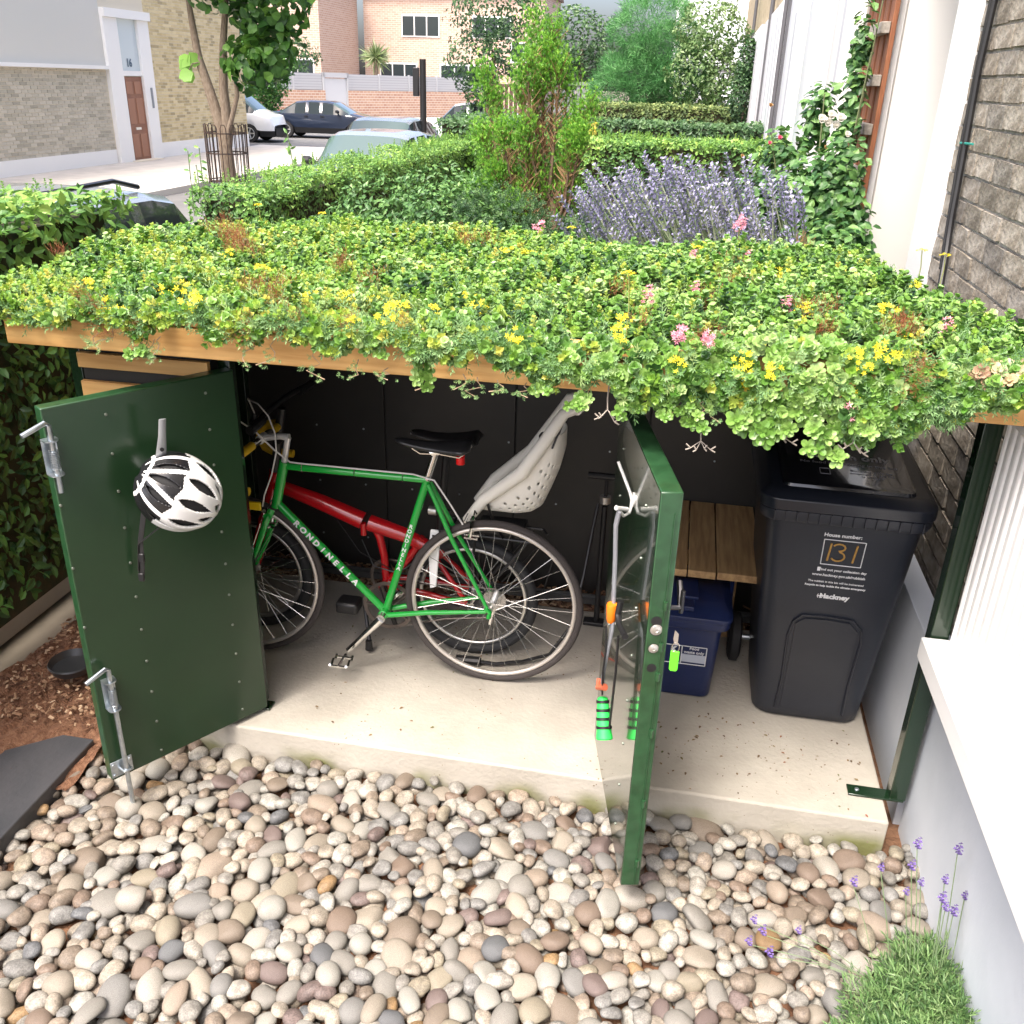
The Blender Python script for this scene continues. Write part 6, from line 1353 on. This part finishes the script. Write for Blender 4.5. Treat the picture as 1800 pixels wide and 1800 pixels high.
# lavender at the bottom right among the pebbles
t = thing('young_lavender', 'small green lavender plant with purple flower heads at the foot of the white wall', 'lavender', (.0, -.55, -.1))
cl_ = [(-.10, -.66, .11, .10), (.0, -.60, .13, .15), (.03, -.50, .10, .10), (-.04, -.80, .15, .13), (.05, -.72, .12, .16), (.02, -.95, .2, .15), (-.16, -.80, .1, .07), (.07, -.62, .08, .14)]
P, a_ = [], []
for (cx, cy, rr, hh) in cl_:
    k = int(3600*rr*random.uniform(.7, 1.2)); an_ = rng.uniform(0, 2*pi, k); q = np.sqrt(rng.random(k)); P.append(np.stack([cx+rr*q*np.cos(an_), cy+rr*q*np.sin(an_), -.09+hh*.8*(1-.6*q**2)*rng.random(k)**.7], 1)); a_.append(np.stack([q*np.cos(an_)*.9+rng.normal(0, .3, k), q*np.sin(an_)*.9+rng.normal(0, .3, k), np.full(k, .8)], 1))
P, a_ = np.concatenate(P), np.concatenate(a_); k = P[:, 0] < .08; P, a_ = P[k], a_[k]; n = len(P)
foliage('foliage', P, a_, .036, gm('lav_leaf', (.05, .11, .04), (.10, .20, .065), (.17, .30, .10), (.27, .38, .17), tr=.15), t, tmpl=join_t([(*leaf2(1-.1*k, .11, .02), RT((0, 0, .18*k), ry=-.55-.2*k, rz=k*1.6+.3), 0) for k in range(6)]), tilt=1.0)
hd = mesh_of(head(22, .007, (np.array(leaf2(.008, .006, .002)[0]), leaf2(1, 1, 0)[1]), 3, .026), mat('violet_flower', (.16, .09, .32), rough=.6, ramp=ramp((.06, .04, .13), (.13, .08, .28), (.25, .18, .45))), 'flower_head')
for (px, py, yy) in ((1612, 1490, -.40), (1683, 1500, -.42), (1602, 1528, -.45), (1548, 1530, -.45), (1500, 1556, -.48), (1618, 1556, -.46), (1660, 1552, -.45), (1655, 1585, -.5), (1592, 1572, -.5), (1675, 1608, -.5), (1661, 1600, -.52), (1325, 1622, -.52), (1340, 1642, -.53), (1316, 1660, -.55), (1352, 1680, -.56), (1403, 1640, -.55), (1695, 1580, -.45), (1730, 1560, -.45)):
    p = at(px, py, y=yy); b0 = Vector((max(-.12, min(.07, p.x*.6+.0)), -.58, -.05)); m = MB(); m.tube([b0, b0*.45+p*.55+Vector((0, 0, .015)), p], .0013, 4); st = m.build('flower_stem', lav_s, t)
    o = link('flower_head', hd, st); o.matrix_local = Matrix.Translation(p-wloc(st)) @ Matrix.Scale(random.uniform(.8, 1.25), 4)
# street tree
print('trees')
lime_tree = gm('lime_tree_leaf', (.03, .10, .02), (.07, .19, .03), (.14, .32, .05), (.26, .48, .08), tr=.4)
bt_ = blob_tree('street_tree', 'street tree with a forked grey-brown trunk and large green leaves inside the iron guard', 'tree', (-10.85, 17.5, -.1), [(-10.1, 17.4, 2.35, .5, .5), (-9.7, 17.6, 2.6, .5, .65), (-10.6, 17.5, 4.2, 1.3, .9), (-9.7, 17.6, 3.5, .9, .7), (-10.2, 17.2, 4.9, 1.6, 1.0)], 2300, .22, lime_tree, [([(-10.85, 17.5, -.12), (-10.87, 17.5, .5), (-10.9, 17.5, .9), (-11.1, 17.5, 1.7), (-11.3, 17.5, 2.4), (-11.4, 17.5, 3.6)], [.17, .15, .13, .11, .09, .05]), ([(-10.86, 17.5, .6), (-10.78, 17.5, 1.0), (-10.8, 17.5, 1.8), (-10.72, 17.5, 2.6), (-10.5, 17.5, 3.8)], [.12, .12, .10, .08, .05]), ([(-10.8, 17.45, .85), (-10.62, 17.4, 1.25), (-10.45, 17.4, 1.7), (-10.48, 17.4, 2.4)], [.07, .055, .05, .03]), ([(-11.0, 17.5, 1.55), (-11.2, 17.5, 1.7)], [.05, .04])], tmpl=(*leaf(1, .9, .1, .15), None))
for (px, py) in ((316, 105), (328, 108), (322, 144), (335, 115), (340, 128)):
    P = at(px, py, y=17.3); o = scatter('leaf', (*leaf(1, .95, .05, .1), None), [tuple(P)], rand_rot(1, .3, np.array([[.3, -1, .4]])), .32, [lime_tree], bt_, np.array([.85]), smooth=True)
m = MB(); m.tube([(-11.25, 17.4, 2.3), tuple(at(338, 112, y=17.32)), tuple(at(330, 128, y=17.32)), tuple(at(322, 142, y=17.32))], .012, 5); m.build('twig', MATS['bark'], bt_)
ivy = blob_tree('ivy_bush', 'bright green ivy-clad bush at the left end of the pink brick wall', 'bush', (-19.7, 39, -.2), [(*at(445, 168, y=39), 1.0, 1.0), (*at(470, 130, y=39), 1.0, 1.0), (*at(430, 120, y=39), 1.2, 1.1), (*at(476, 165, y=39), .5, .9)], 5200, .16, gm('ivy_leaf', (.04, .13, .03), (.09, .24, .04), (.2, .4, .08)), [([(-20.5, 39, -.2), (-20.5, 39, 1.5)], [.1, .06])])
blob_tree('grey_bush', 'grey-green bushy tree behind the left of the grey fence', 'tree', (-26, 54, -.2), [(-27.5, 55, 3.2, 2.2, 1.1), (-25, 54, 3.2, 2, 1.0), (-28, 54, 4.5, 2, 1.2)], 2600, .26, dark_l, [([(-26, 54, -.2), (-26, 54, 3)], [.15, .1])])
blob_tree('street_tree', 'dark green tree just left of the conifer beside the grey fence end', 'tree', (-8, 30, -.2), [(-8.2, 30, 2.7, 1.0, .9), (-7.0, 30, 3.0, 1.0, .8), (-8.0, 30, 1.9, .6, .6), (-7.5, 30, 4.2, 1.5, 1.0), (-8.2, 29.8, 1.3, .35, .5)], 4200, .14, dark_l, [([(-7.7, 30, -.2), (-7.6, 30, 3)], [.1, .06])])
blob_tree('garden_tree', 'grey-green tree behind the grey paling fence right of the conifer', 'tree', (-4.3, 27, -.2), [(-4.6, 27, 3.2, 1.2, .9), (-3.9, 27, 2.6, .8, .6), (-5.3, 27, 2.7, .8, .5)], 3200, .13, dark_l, [([(-4.4, 27, -.2), (-4.4, 27, 3)], [.1, .06])])
blob_tree('feathery_shrub', 'large feathery bright green tamarisk-like shrub behind the box-cut hedge', 'shrub', (-2.2, 23, -.2), [(-2.6, 23, 2.1, 1.0, .8), (-1.9, 23, 2.5, 1.1, .9), (-1.5, 23, 1.9, .9, .6), (-2.2, 23, 3.4, 1.0, .8)], 7500, .2, gm('feathery_leaf', (.05, .17, .05), (.1, .3, .09), (.2, .45, .16), tr=.3), [([(-2.1, 23, -.2), (-2.1, 23, 2)], [.08, .05])], tmpl=join_t([(*leaf2(1, .07, .02), RT(ry=-.5-.2*k, rz=k*1.3), 0) for k in range(4)]))
blob_tree('garden_tree', 'olive green small-leaved tree right of the feathery shrub', 'tree', (-.6, 22, -.2), [(-.9, 21.8, 2.4, .8, .8), (-.2, 22, 2.1, .7, .6), (-.8, 22, 3.3, .8, .7)], 5000, .10, gm('olive_leaf', (.05, .12, .03), (.14, .24, .08), (.3, .4, .18)), [([(-.6, 22, -.2), (-.6, 22, 2)], [.08, .05])])
blob_tree('garden_tree', 'narrow blue-green conifer beside the farthest white house', 'tree', (.0, 19, -.2), [(-.08, 19, 2.0, .22, .6), (-.05, 19, 2.6, .16, .5)], 1800, .09, dark_l, [([(0, 19, -.2), (0, 19, 2)], [.05, .03])])
blob_tree('golden_shrub', 'yellow-flowering shrub glimpsed through the conifer branches', 'shrub', (-3.1, 11.5, 0), [(-3.0, 11.3, 1.45, .35, .25), (-2.5, 11.3, 1.5, .3, .2)], 1200, .06, mat('golden_leaf', (.6, .5, .05), rough=.5, transl=.3, ramp=ramp((.3, .35, .05), (.6, .5, .06), (.75, .6, .1))))
# spiky palm
t = thing('cabbage_palm', 'spiky-leaved palm standing above the grey fence', 'palm', (-21.5, 60, -.2))
m = MB(); m.tube([(-21.5, 60, -.2), (-21.5, 60, 3.2)], [.2, .14], 8); m.build('trunk', mat('bark', ()), t)
n = 220; d = rng.normal(size=(n, 3)); d[:, 2] = d[:, 2]*.8+.1; d /= np.linalg.norm(d, axis=1, keepdims=True)
R_ = rand_rot(n, .01, d); scatter('fronds', ([(-.03, 0, 0), (.03, 0, 0), (.04, 0, .55), (-.04, 0, .55), (0, -.15, 1)], [np.array([(0, 1, 2), (0, 2, 3), (3, 2, 4)])], None), np.tile([-21.5, 60, 3.3], (n, 1)), R_, rng.uniform(.8, 1.3, n), [gm('palm_leaf', (.12, .18, .06), (.25, .33, .14), (.45, .5, .3))], t, kind='stuff', smooth=False)
# weeds sticking up in the hedge gap
t = thing('tall_weed', 'thin tall weed stem standing before the street between the hedges', 'weed', (-3.1, 2.0, 0))
for (px, py, pb) in ((330, 265, 380), (350, 260, 370), (345, 290, 380), (505, 235, 300)):
    p = at(px, py, y=2.2); b0 = at(px+12, pb, y=2.2); m = MB(); m.tube([b0, p], .0025, 4); st = m.build('stem', lav_s, t)
    k = 9; P = np.array([tuple(b0*(1-w_)+p*w_) for w_ in np.linspace(.2, 1, k)]); scatter('leaves', (*leaf(1, .4, .05, .1), None), P, rand_rot(k, 1.5, np.tile([0, -1, .3], (k, 1))), .035, [privet], st, rng.uniform(.4, .8, k), smooth=False, kind='stuff')
# fallen leaves on the slab
lm_ = mat('fallen_leaf', (.16, .09, .05), rough=.8, ramp=(True, [(0, (.10, .06, .035)), (.5, (.22, .14, .06)), (.8, (.12, .14, .05)), (1, (.3, .06, .04))])); lfm = mesh_np('fallen_leaf', *[leaf(.014, .007, .002, .001)[i] for i in (0, 1)], [lm_], None, False)
for k in range(150):
    x, y = random.uniform(-2.1, -.05), random.uniform(.01, .9)
    if random.random() < .5: x = random.uniform(-.75, -.05); y = random.uniform(.02, .45)
    o = link('fallen_leaf', lfm, slab); o.matrix_local = Matrix.Translation((x, y, .003)) @ Matrix.Rotation(random.uniform(0, 6), 4, 'Z') @ Matrix.Scale(random.uniform(.4, 1.2), 4)
print('done')
